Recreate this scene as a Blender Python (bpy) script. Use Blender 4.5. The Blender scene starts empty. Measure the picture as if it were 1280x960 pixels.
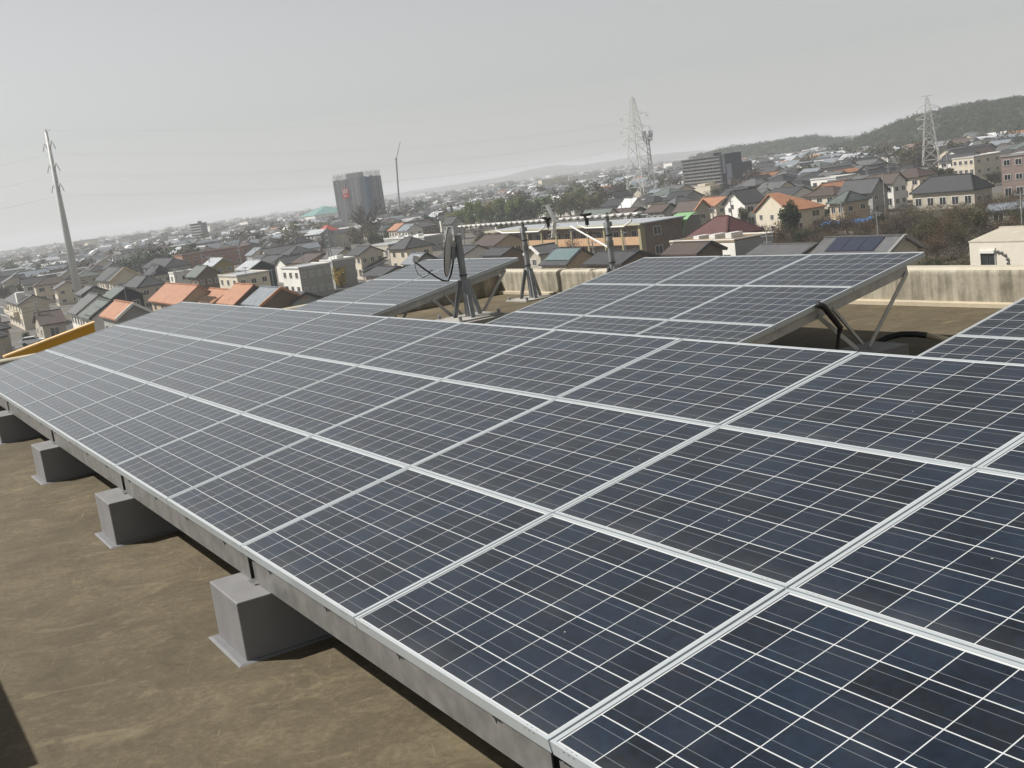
import bpy, bmesh, math, random
from mathutils import Vector, Matrix
import numpy as np
S = bpy.context.scene
C = S.collection
R_ = math.radians

# ------------------------------------------------------------------ camera
cam = bpy.data.cameras.new('camera')
camo = bpy.data.objects.new('camera', cam)
C.objects.link(camo)
cam.sensor_width = 36.0
cam.lens = 36.0 * 1430.0 / 1280.0
cam.clip_start = 0.1
cam.clip_end = 30000
RT = ((0.5209463634, 0.8432397792, -0.1325200404), (-0.0815519971, 0.2037079397, 0.9756292057), (-0.8496847405, 0.4974432129, -0.1748887984))
M = Matrix(((RT[0][0], RT[1][0], -RT[2][0], 2.69709), (RT[0][1], RT[1][1], -RT[2][1], -1.53607), (RT[0][2], RT[1][2], -RT[2][2], 1.61494), (0, 0, 0, 1)))
camo.matrix_world = M
S.camera = camo
# ------------------------------------------------------------------ sky, sun, exposure
SUN_AZ = 221.4      # clockwise from +Y
SUN_EL = 48.0
w = bpy.data.worlds.new('World'); S.world = w; w.use_nodes = True
nt = w.node_tree
for n in list(nt.nodes): nt.nodes.remove(n)
wo = nt.nodes.new('ShaderNodeOutputWorld'); bg = nt.nodes.new('ShaderNodeBackground')
sky = nt.nodes.new('ShaderNodeTexSky'); sky.sky_type = 'NISHITA'; sky.sun_disc = False
sky.sun_elevation = R_(SUN_EL); sky.sun_rotation = R_(SUN_AZ)
sky.air_density = 1.0; sky.dust_density = 0.7; sky.ozone_density = 1.0
hs_ = nt.nodes.new('ShaderNodeHueSaturation'); hs_.inputs['Saturation'].default_value = 0.12
tint = nt.nodes.new('ShaderNodeMix'); tint.data_type = 'RGBA'; tint.blend_type = 'MULTIPLY'; tint.inputs[0].default_value = 1.0
tint.inputs[7].default_value = (1.0, 1.0, 0.985, 1)
nt.links.new(sky.outputs[0], hs_.inputs['Color']); nt.links.new(hs_.outputs[0], tint.inputs[6])
nt.links.new(tint.outputs[2], bg.inputs[0]); bg.inputs[1].default_value = 0.074
nt.links.new(bg.outputs[0], wo.inputs[0])
sun = bpy.data.lights.new('sun', 'SUN'); suno = bpy.data.objects.new('sun', sun); C.objects.link(suno)
sun.energy = 4.8; sun.angle = R_(0.6); sun.color = (1.0, 0.965, 0.915)
az, el = R_(SUN_AZ), R_(SUN_EL)
sd = Vector((math.sin(az) * math.cos(el), math.cos(az) * math.cos(el), math.sin(el)))
suno.rotation_euler = sd.to_track_quat('Z', 'Y').to_euler()
suno.location = (0, 0, 60)
S.view_settings.view_transform = 'Standard'; S.view_settings.look = 'None'
S.view_settings.exposure = 0.4; S.view_settings.gamma = 1.0; S.view_settings.use_curve_mapping = False
S.render.engine = 'CYCLES'
S.cycles.max_bounces = 6; S.cycles.diffuse_bounces = 3; S.cycles.glossy_bounces = 3; S.cycles.transparent_max_bounces = 12
S.cycles.volume_bounces = 0
S.cycles.use_denoising = True
try: S.cycles.denoiser = 'OPENIMAGEDENOISE'
except Exception: pass
HAZE = 0.00033

# ------------------------------------------------------------------ helpers
class MB:
    def __init__(s): s.v = []; s.f = []; s.m = []; s.uv = {}
    def add(s, vs, fs, mi=0):
        b = len(s.v); s.v += [tuple(p) for p in vs]
        for f in fs: s.f.append(tuple(i + b for i in f)); s.m.append(mi)
        return s
    def box(s, x0, x1, y0, y1, z0, z1, mi=0):
        vs = [(x0,y0,z0),(x1,y0,z0),(x1,y1,z0),(x0,y1,z0),(x0,y0,z1),(x1,y0,z1),(x1,y1,z1),(x0,y1,z1)]
        return s.add(vs, [(0,3,2,1),(4,5,6,7),(0,1,5,4),(1,2,6,5),(2,3,7,6),(3,0,4,7)], mi)
    def hexa(s, vs, mi=0):
        return s.add(vs, [(0,3,2,1),(4,5,6,7),(0,1,5,4),(1,2,6,5),(2,3,7,6),(3,0,4,7)], mi)
    def prism(s, poly, vec, mi=0):
        n = len(poly); vs = [tuple(p) for p in poly] + [tuple(Vector(p) + Vector(vec)) for p in poly]
        fs = [tuple(range(n))[::-1], tuple(range(n, 2*n))] + [(i, (i+1) % n, n + (i+1) % n, n + i) for i in range(n)]
        return s.add(vs, fs, mi)
    def bar(s, a, b, w, h, up=(0,0,1), mi=0):
        a = Vector(a); b = Vector(b); d = (b - a).normalized(); u = Vector(up)
        if abs(d.dot(u)) > 0.98: u = Vector((1, 0, 0))
        x = d.cross(u).normalized(); u = x.cross(d)
        vs = []
        for p in (a, b):
            vs += [p - x*w/2 - u*h/2, p + x*w/2 - u*h/2, p + x*w/2 + u*h/2, p - x*w/2 + u*h/2]
        return s.add(vs, [(0,3,2,1),(4,5,6,7),(0,1,5,4),(1,2,6,5),(2,3,7,6),(3,0,4,7)], mi)
    def tube(s, pts, r, n=8, mi=0, cap=True):
        pts = [Vector(p) for p in pts]; k = len(pts)
        rs = r if isinstance(r, (list, tuple)) else [r] * k
        vs = []; fs = []; x = None
        for i, p in enumerate(pts):
            d = (pts[min(i+1, k-1)] - pts[max(i-1, 0)])
            if d.length < 1e-9: d = Vector((0,0,1))
            d.normalize()
            if x is None:
                u = Vector((0,0,1)) if abs(d.z) < 0.9 else Vector((1,0,0))
                x = d.cross(u).normalized()
            else:
                x = (x - d * x.dot(d)); x = x.normalized() if x.length > 1e-6 else d.orthogonal().normalized()
            y = d.cross(x)
            for j in range(n):
                a = 2 * math.pi * j / n
                vs.append(p + (x * math.cos(a) + y * math.sin(a)) * rs[i])
        for i in range(k - 1):
            for j in range(n):
                fs.append((i*n + j, i*n + (j+1) % n, (i+1)*n + (j+1) % n, (i+1)*n + j))
        if cap:
            fs.append(tuple(range(n))[::-1]); fs.append(tuple(range((k-1)*n, k*n)))
        return s.add(vs, fs, mi)
    def disc(s, c, nrm, r, th, n=20, mi=0):
        nrm = Vector(nrm).normalized(); c = Vector(c)
        return s.tube([c - nrm*th/2, c + nrm*th/2], r, n, mi)
    def mesh(s, name, mats, fix=True):
        me = bpy.data.meshes.new(name); me.from_pydata([tuple(p) for p in s.v], [], s.f)
        for m in (mats if isinstance(mats, (list, tuple)) else [mats]): me.materials.append(m)
        if max(s.m or [0]) > 0: me.polygons.foreach_set('material_index', s.m)
        if fix:
            bm = bmesh.new(); bm.from_mesh(me); bmesh.ops.recalc_face_normals(bm, faces=bm.faces); bm.to_mesh(me); bm.free()
        me.update(); return me
    def build(s, name, mats, parent=None, loc=None, rot=None, smooth=False, fix=True, bevel=0):
        me = s.mesh(name, mats, fix)
        if smooth:
            for p in me.polygons: p.use_smooth = True
        o = bpy.data.objects.new(name, me); C.objects.link(o)
        if parent: o.parent = parent
        if loc: o.location = loc
        if rot is not None: o.rotation_euler = rot
        if bevel:
            md = o.modifiers.new('bevel', 'BEVEL'); md.width = bevel; md.segments = 2; md.limit_method = 'ANGLE'
        return o

def tag(o, label=None, cat=None, group=None, kind=None):
    if label: o['label'] = label
    if cat: o['category'] = cat
    if group: o['group'] = group
    if kind: o['kind'] = kind
    return o

def thing(name, label, cat, loc=(0,0,0), rz=0.0, group=None):
    o = bpy.data.objects.new(name, None); C.objects.link(o); o.empty_display_size = 0.3
    o.location = loc; o.rotation_euler = (0, 0, rz)
    return tag(o, label, cat, group)

KIDS = {}
def kids(o): return [c for c in o.children]
def copy_tree(o, parent=None):
    c = o.copy(); C.objects.link(c); c.parent = parent
    for ch in o.children: copy_tree(ch, c)
    return c

# ------------------------------------------------------------------ materials
def _new(name):
    m = bpy.data.materials.new(name); m.use_nodes = True
    nt = m.node_tree; b = nt.nodes['Principled BSDF']
    return m, nt, b

def mat(name, col, rough=0.8, var=0.18, scale=1.5, metal=0.0, bump=0.0, island=0.0, spec=0.4, detail=6):
    """noise-varied plain material; island > 0 varies value per loose piece"""
    m, nt, b = _new(name)
    tc = nt.nodes.new('ShaderNodeTexCoord'); nz = nt.nodes.new('ShaderNodeTexNoise')
    nz.inputs['Scale'].default_value = scale; nz.inputs['Detail'].default_value = detail; nz.inputs['Roughness'].default_value = 0.62
    nt.links.new(tc.outputs['Object'], nz.inputs['Vector'])
    mr = nt.nodes.new('ShaderNodeMapRange'); mr.inputs[1].default_value = 0.3; mr.inputs[2].default_value = 0.7
    mr.inputs[3].default_value = 1 - var; mr.inputs[4].default_value = 1 + var
    nt.links.new(nz.outputs[0], mr.inputs[0])
    val = mr.outputs[0]
    if island:
        ge = nt.nodes.new('ShaderNodeNewGeometry'); m2 = nt.nodes.new('ShaderNodeMapRange')
        m2.inputs[3].default_value = 1 - island; m2.inputs[4].default_value = 1 + island
        nt.links.new(ge.outputs['Random Per Island'], m2.inputs[0])
        mu = nt.nodes.new('ShaderNodeMath'); mu.operation = 'MULTIPLY'
        nt.links.new(val, mu.inputs[0]); nt.links.new(m2.outputs[0], mu.inputs[1]); val = mu.outputs[0]
    mx = nt.nodes.new('ShaderNodeVectorMath'); mx.operation = 'SCALE'; mx.inputs[0].default_value = col
    nt.links.new(val, mx.inputs['Scale']); nt.links.new(mx.outputs[0], b.inputs['Base Color'])
    b.inputs['Roughness'].default_value = rough; b.inputs['Metallic'].default_value = metal
    b.inputs['Specular IOR Level'].default_value = spec
    if bump:
        bp = nt.nodes.new('ShaderNodeBump'); bp.inputs['Strength'].default_value = bump; bp.inputs['Distance'].default_value = 0.02
        nt.links.new(nz.outputs[0], bp.inputs['Height']); nt.links.new(bp.outputs[0], b.inputs['Normal'])
    return m

def roofmat(name, col, pitch=0.35, depth=0.35, axis='X', rough=0.65, k=0.80):
    col = tuple(c * k for c in col)
    """roof covering: courses of tiles or seams as darker lines, plus weathering"""
    m, nt, b = _new(name)
    tc = nt.nodes.new('ShaderNodeTexCoord')
    wv = nt.nodes.new('ShaderNodeTexWave'); wv.bands_direction = axis; wv.inputs['Scale'].default_value = 0.314 / pitch * 1.0
    wv.inputs['Distortion'].default_value = 0.4; wv.inputs['Detail'].default_value = 2
    nz = nt.nodes.new('ShaderNodeTexNoise'); nz.inputs['Scale'].default_value = 0.9; nz.inputs['Detail'].default_value = 8; nz.inputs['Roughness'].default_value = 0.7
    nt.links.new(tc.outputs['Object'], wv.inputs[0]); nt.links.new(tc.outputs['Object'], nz.inputs[0])
    a = nt.nodes.new('ShaderNodeMapRange'); a.inputs[3].default_value = 1 - depth; a.inputs[4].default_value = 1.08
    nt.links.new(wv.outputs['Fac'], a.inputs[0])
    c = nt.nodes.new('ShaderNodeMapRange'); c.inputs[1].default_value = 0.3; c.inputs[2].default_value = 0.7; c.inputs[3].default_value = 0.7; c.inputs[4].default_value = 1.3
    nt.links.new(nz.outputs[0], c.inputs[0])
    mu = nt.nodes.new('ShaderNodeMath'); mu.operation = 'MULTIPLY'; nt.links.new(a.outputs[0], mu.inputs[0]); nt.links.new(c.outputs[0], mu.inputs[1])
    mx = nt.nodes.new('ShaderNodeVectorMath'); mx.operation = 'SCALE'; mx.inputs[0].default_value = col
    nt.links.new(mu.outputs[0], mx.inputs['Scale']); nt.links.new(mx.outputs[0], b.inputs['Base Color'])
    b.inputs['Roughness'].default_value = rough; b.inputs['Specular IOR Level'].default_value = 0.35
    return m
# ------------------------------------------------------------------ rooftop materials
class NX:
    """tiny expression helper for shader maths"""
    def __init__(s, nt): s.nt = nt
    def m(s, op, a, b=None, c=None):
        n = s.nt.nodes.new('ShaderNodeMath'); n.operation = op
        for i, v in enumerate((a, b, c)):
            if v is None: continue
            if isinstance(v, (int, float)): n.inputs[i].default_value = v
            else: s.nt.links.new(v, n.inputs[i])
        return n.outputs[0]

def cell_material():
    m, nt, b = _new('solar_cells'); x = NX(nt)
    uv = nt.nodes.new('ShaderNodeUVMap'); sp = nt.nodes.new('ShaderNodeSeparateXYZ'); nt.links.new(uv.outputs[0], sp.inputs[0])
    u, v = sp.outputs[0], sp.outputs[1]
    fu, fv = x.m('FRACT', u), x.m('FRACT', v)
    du = x.m('MINIMUM', fu, x.m('SUBTRACT', 1.0, fu)); dv = x.m('MINIMUM', fv, x.m('SUBTRACT', 1.0, fv))
    lu = x.m('LESS_THAN', du, 0.0115); lv = x.m('LESS_THAN', dv, 0.0135)
    bus = x.m('MAXIMUM', x.m('LESS_THAN', x.m('ABSOLUTE', x.m('SUBTRACT', fv, 0.25)), 0.0075), x.m('LESS_THAN', x.m('ABSOLUTE', x.m('SUBTRACT', fv, 0.75)), 0.0075))
    out = x.m('MAXIMUM', x.m('MAXIMUM', x.m('LESS_THAN', u, 0.0), x.m('GREATER_THAN', u, 8.0)), x.m('MAXIMUM', x.m('LESS_THAN', v, 0.0), x.m('GREATER_THAN', v, 6.0)))
    grid = x.m('MAXIMUM', x.m('MAXIMUM', lu, lv), out)
    # per-cell shade and crystal grain
    cb = nt.nodes.new('ShaderNodeCombineXYZ'); nt.links.new(x.m('FLOOR', u), cb.inputs[0]); nt.links.new(x.m('FLOOR', v), cb.inputs[1])
    oi = nt.nodes.new('ShaderNodeObjectInfo'); nt.links.new(x.m('MULTIPLY', oi.outputs['Random'], 50.0), cb.inputs[2])
    wn = nt.nodes.new('ShaderNodeTexWhiteNoise'); nt.links.new(cb.outputs[0], wn.inputs[0])
    vo = nt.nodes.new('ShaderNodeTexVoronoi'); vo.inputs['Scale'].default_value = 7.0; nt.links.new(uv.outputs[0], vo.inputs['Vector'])
    sv = nt.nodes.new('ShaderNodeSeparateColor'); nt.links.new(vo.outputs['Color'], sv.inputs[0])
    k = x.m('ADD', x.m('ADD', x.m('MULTIPLY', wn.outputs[0], 0.9), x.m('MULTIPLY', sv.outputs[0], 0.6)), 0.35)
    # dust film, denser near the lower edge of every cell row of frames
    tc = nt.nodes.new('ShaderNodeTexCoord'); nz = nt.nodes.new('ShaderNodeTexNoise'); nz.inputs['Scale'].default_value = 3.0; nz.inputs['Detail'].default_value = 7
    nt.links.new(tc.outputs['Object'], nz.inputs[0])
    sc = nt.nodes.new('ShaderNodeVectorMath'); sc.operation = 'SCALE'; sc.inputs[0].default_value = (0.0034, 0.0084, 0.0175); nt.links.new(k, sc.inputs['Scale'])
    def mix(a, bcol, f):
        n = nt.nodes.new('ShaderNodeMix'); n.data_type = 'RGBA'
        if isinstance(f, (int, float)): n.inputs[0].default_value = f
        else: nt.links.new(f, n.inputs[0])
        nt.links.new(a, n.inputs[6]); n.inputs[7].default_value = bcol; return n.outputs[2]
    c1 = mix(sc.outputs[0], (0.11, 0.12, 0.13, 1), bus)
    c2 = mix(c1, (0.50, 0.51, 0.51, 1), grid)
    low = x.m('MULTIPLY', x.m('MAXIMUM', x.m('SUBTRACT', 1.0, x.m('DIVIDE', v, 0.7)), 0.0), x.m('MULTIPLY', nz.outputs[0], 0.09))
    dust = x.m('ADD', x.m('MULTIPLY', x.m('POWER', nz.outputs[0], 3.0), 0.09), low)
    ofs = nt.nodes.new('ShaderNodeVectorMath'); ofs.operation = 'ADD'; nt.links.new(uv.outputs[0], ofs.inputs[0]); cb2 = nt.nodes.new('ShaderNodeCombineXYZ'); nt.links.new(x.m('MULTIPLY', oi.outputs['Random'], 97.0), cb2.inputs[0]); nt.links.new(x.m('MULTIPLY', oi.outputs['Random'], 41.0), cb2.inputs[1]); nt.links.new(cb2.outputs[0], ofs.inputs[1])
    dv2 = nt.nodes.new('ShaderNodeTexVoronoi'); dv2.voronoi_dimensions = '2D'; dv2.inputs['Scale'].default_value = 0.16; nt.links.new(ofs.outputs[0], dv2.inputs['Vector'])
    drop = x.m('LESS_THAN', x.m('ADD', dv2.outputs['Distance'], x.m('MULTIPLY', nz.outputs[0], 0.006)), 0.0062)
    dust = x.m('MAXIMUM', dust, x.m('MULTIPLY', drop, 0.8))
    c3 = mix(c2, (0.36, 0.35, 0.32, 1), dust)
    nt.links.new(c3, b.inputs['Base Color'])
    b.inputs['Roughness'].default_value = 0.13; b.inputs['IOR'].default_value = 1.45; b.inputs['Specular IOR Level'].default_value = 0.62
    return m

def deck_material():
    m, nt, b = _new('weathered_roof_coating'); x = NX(nt)
    tc = nt.nodes.new('ShaderNodeTexCoord')
    def noise(scale, detail, rough, stretch=None, dist=0.0):
        n = nt.nodes.new('ShaderNodeTexNoise'); n.inputs['Scale'].default_value = scale; n.inputs['Detail'].default_value = detail; n.inputs['Roughness'].default_value = rough; n.inputs['Distortion'].default_value = dist
        src = tc.outputs['Object']
        if stretch:
            mp = nt.nodes.new('ShaderNodeMapping'); mp.inputs['Rotation'].default_value = (0, 0, R_(-stretch[1])); nt.links.new(src, mp.inputs[0]); m2 = nt.nodes.new('ShaderNodeMapping'); m2.inputs['Scale'].default_value = stretch[0]; nt.links.new(mp.outputs[0], m2.inputs[0]); src = m2.outputs[0]
        nt.links.new(src, n.inputs[0]); return n.outputs[0]
    big = noise(0.55, 5, 0.6); mid = noise(2.4, 14, 0.76, ((1, 1.35, 1), 62), 0.9); fine = noise(30, 10, 0.8); scr = noise(1.8, 14, 0.72, ((1, 2.0, 1), 66), 1.4); scr2 = noise(3.0, 10, 0.55, ((1, 16, 1), -20), 2.5)
    cr = nt.nodes.new('ShaderNodeValToRGB'); cr.color_ramp.elements[0].position = 0.34; cr.color_ramp.elements[0].color = (0.044, 0.0345, 0.0200, 1)
    cr.color_ramp.elements[1].position = 0.68; cr.color_ramp.elements[1].color = (0.200, 0.162, 0.100, 1)
    e = cr.color_ramp.elements.new(0.5); e.color = (0.094, 0.075, 0.045, 1)
    f = x.m('ADD', x.m('ADD', x.m('MULTIPLY', mid, 0.40), x.m('MULTIPLY', big, 0.28)), x.m('MULTIPLY', fine, 0.32))
    nt.links.new(f, cr.inputs[0])
    s1 = x.m('MULTIPLY', x.m('MAXIMUM', x.m('SUBTRACT', scr, 0.56), 0.0), 2.6); s2 = x.m('MULTIPLY', x.m('MAXIMUM', x.m('SUBTRACT', scr2, 0.66), 0.0), 6.0)
    ss = x.m('MINIMUM', x.m('MAXIMUM', s1, s2), 0.38)
    mx = nt.nodes.new('ShaderNodeMix'); mx.data_type = 'RGBA'; nt.links.new(ss, mx.inputs[0]); nt.links.new(cr.outputs[0], mx.inputs[6]); mx.inputs[7].default_value = (0.29, 0.24, 0.15, 1)
    nt.links.new(mx.outputs[2], b.inputs['Base Color']); b.inputs['Roughness'].default_value = 0.85; b.inputs['Specular IOR Level'].default_value = 0.3
    bp = nt.nodes.new('ShaderNodeBump'); bp.inputs['Strength'].default_value = 0.5; bp.inputs['Distance'].default_value = 0.004
    nt.links.new(x.m('ADD', fine, mid), bp.inputs['Height']); nt.links.new(bp.outputs[0], b.inputs['Normal'])
    return m

def parapet_material():
    m, nt, b = _new('stained_parapet_plaster'); x = NX(nt)
    tc = nt.nodes.new('ShaderNodeTexCoord')
    def noise(scale, detail, st=None):
        n = nt.nodes.new('ShaderNodeTexNoise'); n.inputs['Scale'].default_value = scale; n.inputs['Detail'].default_value = detail; n.inputs['Roughness'].default_value = 0.65
        src = tc.outputs['Object']
        if st:
            mp = nt.nodes.new('ShaderNodeMapping'); mp.inputs['Scale'].default_value = st; nt.links.new(src, mp.inputs[0]); src = mp.outputs[0]
        nt.links.new(src, n.inputs[0]); return n.outputs[0]
    streak = noise(8.0, 8, (1, 1, 0.10)); blot = noise(3.2, 8); fine = noise(30, 4)
    sep = nt.nodes.new('ShaderNodeSeparateXYZ'); nt.links.new(tc.outputs['Object'], sep.inputs[0])
    below = x.m('LESS_THAN', sep.outputs[2], -0.06)
    cr = nt.nodes.new('ShaderNodeValToRGB'); cr.color_ramp.elements[0].position = 0.40; cr.color_ramp.elements[0].color = (0.105, 0.093, 0.068, 1)
    cr.color_ramp.elements[1].position = 0.58; cr.color_ramp.elements[1].color = (0.36, 0.325, 0.25, 1)
    f = x.m('ADD', x.m('ADD', x.m('MULTIPLY', streak, 0.55), x.m('MULTIPLY', blot, 0.35)), x.m('MULTIPLY', fine, 0.1))
    nt.links.new(f, cr.inputs[0])
    mx = nt.nodes.new('ShaderNodeMix'); mx.data_type = 'RGBA'; nt.links.new(x.m('ADD', x.m('MULTIPLY', below, 0.75), 0.15), mx.inputs[0]); mx.inputs[6].default_value = (0.43, 0.39, 0.305, 1); nt.links.new(cr.outputs[0], mx.inputs[7])
    pale = x.m('MULTIPLY', x.m('MAXIMUM', x.m('SUBTRACT', noise(2.1, 7), 0.58), 0.0), 4.0)
    m2 = nt.nodes.new('ShaderNodeMix'); m2.data_type = 'RGBA'; nt.links.new(x.m('MINIMUM', pale, 0.6), m2.inputs[0]); nt.links.new(mx.outputs[2], m2.inputs[6]); m2.inputs[7].default_value = (0.48, 0.44, 0.36, 1)
    nt.links.new(m2.outputs[2], b.inputs['Base Color']); b.inputs['Roughness'].default_value = 0.9
    return m

M_CELL = cell_material(); M_DECK = deck_material(); M_PAR = parapet_material()
M_ALU = mat('anodised_frame', (0.42, 0.455, 0.47), 0.38, 0.05, 3, 0.25)
M_GALV = mat('galvanised_steel', (0.19, 0.187, 0.178), 0.5, 0.28, 9, 0.35)
M_BRACE = mat('bright_zinc_brace', (0.40, 0.395, 0.37), 0.5, 0.2, 8, 0.2)
M_GALVD = mat('dull_galvanised_pipe', (0.25, 0.265, 0.27), 0.55, 0.25, 12, 0.3)
M_PLINTH = mat('grey_waterproof_coating', (0.175, 0.172, 0.171), 0.62, 0.16, 3, bump=0.15)
M_COLLAR = mat('grey_coating_skirt', (0.15, 0.15, 0.155), 0.62, 0.12, 6, bump=0.2)
M_BLACK = mat('black_plastic', (0.012, 0.012, 0.013), 0.5, 0.1, 5)
M_HOLE = mat('dark_gap', (0.015, 0.015, 0.015), 0.9, 0.1, 5)
M_PIPE = mat('beige_conduit', (0.52, 0.45, 0.32), 0.55, 0.12, 8)
M_DISH = mat('pale_grey_dish', (0.50, 0.50, 0.48), 0.5, 0.08, 5)
M_WHITE = mat('white_paint', (0.72, 0.71, 0.68), 0.5, 0.1, 4)
M_YEL = mat('ochre_yellow_paint', (0.44, 0.235, 0.012), 0.6, 0.10, 1.5)
M_YELTOP = mat('pale_orange_coping', (0.62, 0.42, 0.2), 0.6, 0.10, 3)
M_CONC = mat('bare_concrete', (0.30, 0.285, 0.26), 0.9, 0.2, 1.2, bump=0.2)

PU = 1.41027; TI = 0.169976; DZ = -0.4737; ZG = -16.0
cT, sT = math.cos(TI), math.sin(TI)

# ------------------------------------------------------------------ the building under the roof, deck, parapets
mb = MB(); mb.box(-16.2, 6.2, -7.8, 9.62, ZG, DZ - 0.02)
tag(mb.build('rooftop_building', [mat('facade_plaster', (0.42, 0.37, 0.29), 0.85, 0.12, 0.6)]), kind='structure')
mb = MB(); mb.box(-15.93, 6.0, -7.6, 9.40, DZ - 0.018, DZ)
tag(mb.build('roof_deck', [M_DECK]), kind='structure')

def rounded_wall(name, label, a, b, th, z0, z1, skirt=None):
    """parapet with a bull-nosed top running from a to b (centre line)"""
    a = Vector((a[0], a[1], 0)); b = Vector((b[0], b[1], 0)); d = (b - a).normalized(); n = Vector((-d.y, d.x, 0))
    prof = [(-th/2, z0), (th/2, z0)]
    r = 0.07
    for k in range(6):
        t = math.pi/2 * k/5; prof.append((th/2 + 0.012 - r + r*math.cos(t), z1 - r + r*math.sin(t)))
    for k in range(6):
        t = math.pi/2 * k/5; prof.append((-th/2 - 0.012 + r - r*math.sin(t), z1 - r + r*math.cos(t)))
    m_ = MB(); m_.prism([a + n*p[0] + Vector((0, 0, p[1])) for p in prof], b - a)
    o = m_.build(name, [M_PAR]); tag(o, label, 'parapet')
    return o
pb = rounded_wall('parapet_wall', 'stained beige rendered parapet along the far edge of the roof', (-16.2, 9.53), (6.2, 9.53), 0.24, DZ - 0.3, -0.03)
pl_ = rounded_wall('parapet_wall', 'beige parapet across the far end of the roof beyond the long array', (-16.08, -7.8), (-16.08, 9.40), 0.24, DZ - 0.3, -0.03)
k_ = MB(); k_.prism([(-15.9, 9.406, DZ), (-15.9, 9.33, DZ + 0.004), (-15.9, 9.33, DZ + 0.05), (-15.9, 9.406, DZ + 0.06)], (21.9, 0, 0))
k_.build('base_skirt', [mat('pale_skirting', (0.42, 0.36, 0.26), 0.85, 0.15, 4)], pb)

# ------------------------------------------------------------------ solar panels
M_CLIP = mat('clip_steel', (0.15, 0.15, 0.15), 0.5, 0.1, 5)
PW, PH = PU - 0.009, 1.0 - 0.007
def panel_meshes():
    f = MB(); fw, fh, d = 0.0175, 0.0120, 0.046
    f.box(0, PW, 0, fh, -d, 0); f.box(0, PW, PH - fh, PH, -d, 0)
    f.box(0, fw, fh, PH - fh, -d, -0.0005); f.box(PW - fw, PW, fh, PH - fh, -d, -0.0005)
    # the little slots punched near the frame ends
    fm = f.mesh('frame', [M_ALU])
    g = MB(); g.box(fw, PW - fw, fh, PH - fh, -0.012, -0.0035)
    gm = g.mesh('cell_sheet', [M_CELL])
    mg = 0.0055; x0, x1, y0, y1 = fw + mg, PW - fw - mg, fh + mg, PH - fh - mg
    ul = gm.uv_layers.new(name='UVMap')
    for l in gm.loops:
        co = gm.vertices[l.vertex_index].co
        ul.data[l.index].uv = ((co.x - x0) / (x1 - x0) * 8, (co.y - y0) / (y1 - y0) * 6)
    hm = []
    for grp in ((0.075, 0.10, 0.125), (PW - 0.125, PW - 0.10, PW - 0.075)):
      h = MB()
      for xx in grp:
        h.hexa([(xx - 0.010, -0.0004, -0.0120), (xx - 0.003, -0.0004, -0.0120), (xx + 0.007, fh - 0.004, 0.0006), (xx, fh - 0.004, 0.0006)] + [(xx - 0.010, -0.0014, -0.008), (xx - 0.003, -0.0014, -0.008), (xx + 0.007, fh - 0.004, 0.0016), (xx, fh - 0.004, 0.0016)])
      hm.append(h.mesh('frame_clip', [M_CLIP]))
    return fm, gm, hm
FM, GM, HM = panel_meshes()
def make_panel():
    r = thing('solar_panel', None, 'solar panel')
    for me, nm in ((FM, 'frame'), (GM, 'cell_sheet'), (HM[0], 'frame_clip'), (HM[1], 'frame_clip')):
        o = bpy.data.objects.new(nm, me); C.objects.link(o); o.parent = r
    return r
proto = make_panel(); used = [False]
prng = random.Random(2)
def place_panel(x0, y0, z0, row, label, group):
    o = proto if not used[0] else copy_tree(proto); used[0] = True
    o.location = (x0 + 0.0045 + prng.uniform(-.0015, .0015), y0 + (row + 0.0035) * cT, z0 + (row + 0.0035) * sT + prng.uniform(-.0012, .0012)); o.rotation_euler = (TI + prng.uniform(-.0012, .0012), prng.uniform(-.001, .001), 0)
    tag(o, label, 'solar panel', group)
ORD = ['nearest', 'second', 'third', 'fourth', 'fifth', 'sixth', 'seventh', 'eighth', 'ninth', 'tenth', 'eleventh', 'twelfth']
ROWN = ['bottom row', 'middle row', 'top row']
for k in range(-10, 1):
    for r in range(3):
        if k == -10: lab = f'solar panel at the far end of the {ROWN[r]} of the long front array'
        elif k == 0: lab = f'solar panel closest to the camera in the {ROWN[r]} of the long front array'
        else: lab = f'solar panel of the long front array, {ROWN[r]}, {ORD[k + 10]} from its far end'
        place_panel(k * PU, 0, 0, r, lab, 'solar panels of the long front array')
A2 = (-13.862, 3.935, 0.025); A3 = (-8.688, 4.311, -0.065); A4 = (-2.65, 4.311, -0.065)
for c, nm in ((0, 'outer'), (1, 'mast-side')):
    for r in range(3):
        place_panel(A2[0] + c*PU, A2[1], A2[2], r, f'solar panel in the {ROWN[r]} of the small array behind the dish, {nm} column', 'solar panels of the small array behind the dish')
for c, nm in enumerate(('column beside the antenna masts', 'centre column', 'column over the open bracing')):
    for r in range(3):
        place_panel(A3[0] + c*PU, A3[1], A3[2], r, f'solar panel in the {ROWN[r]} of the nine-panel array, {nm}', 'solar panels of the nine-panel array')
for r in range(2):
    place_panel(A4[0], A4[1], A4[2], r, f'dark solar panel in the {ROWN[r]} of the array cut by the right picture edge', 'solar panels at the right picture edge')

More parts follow.
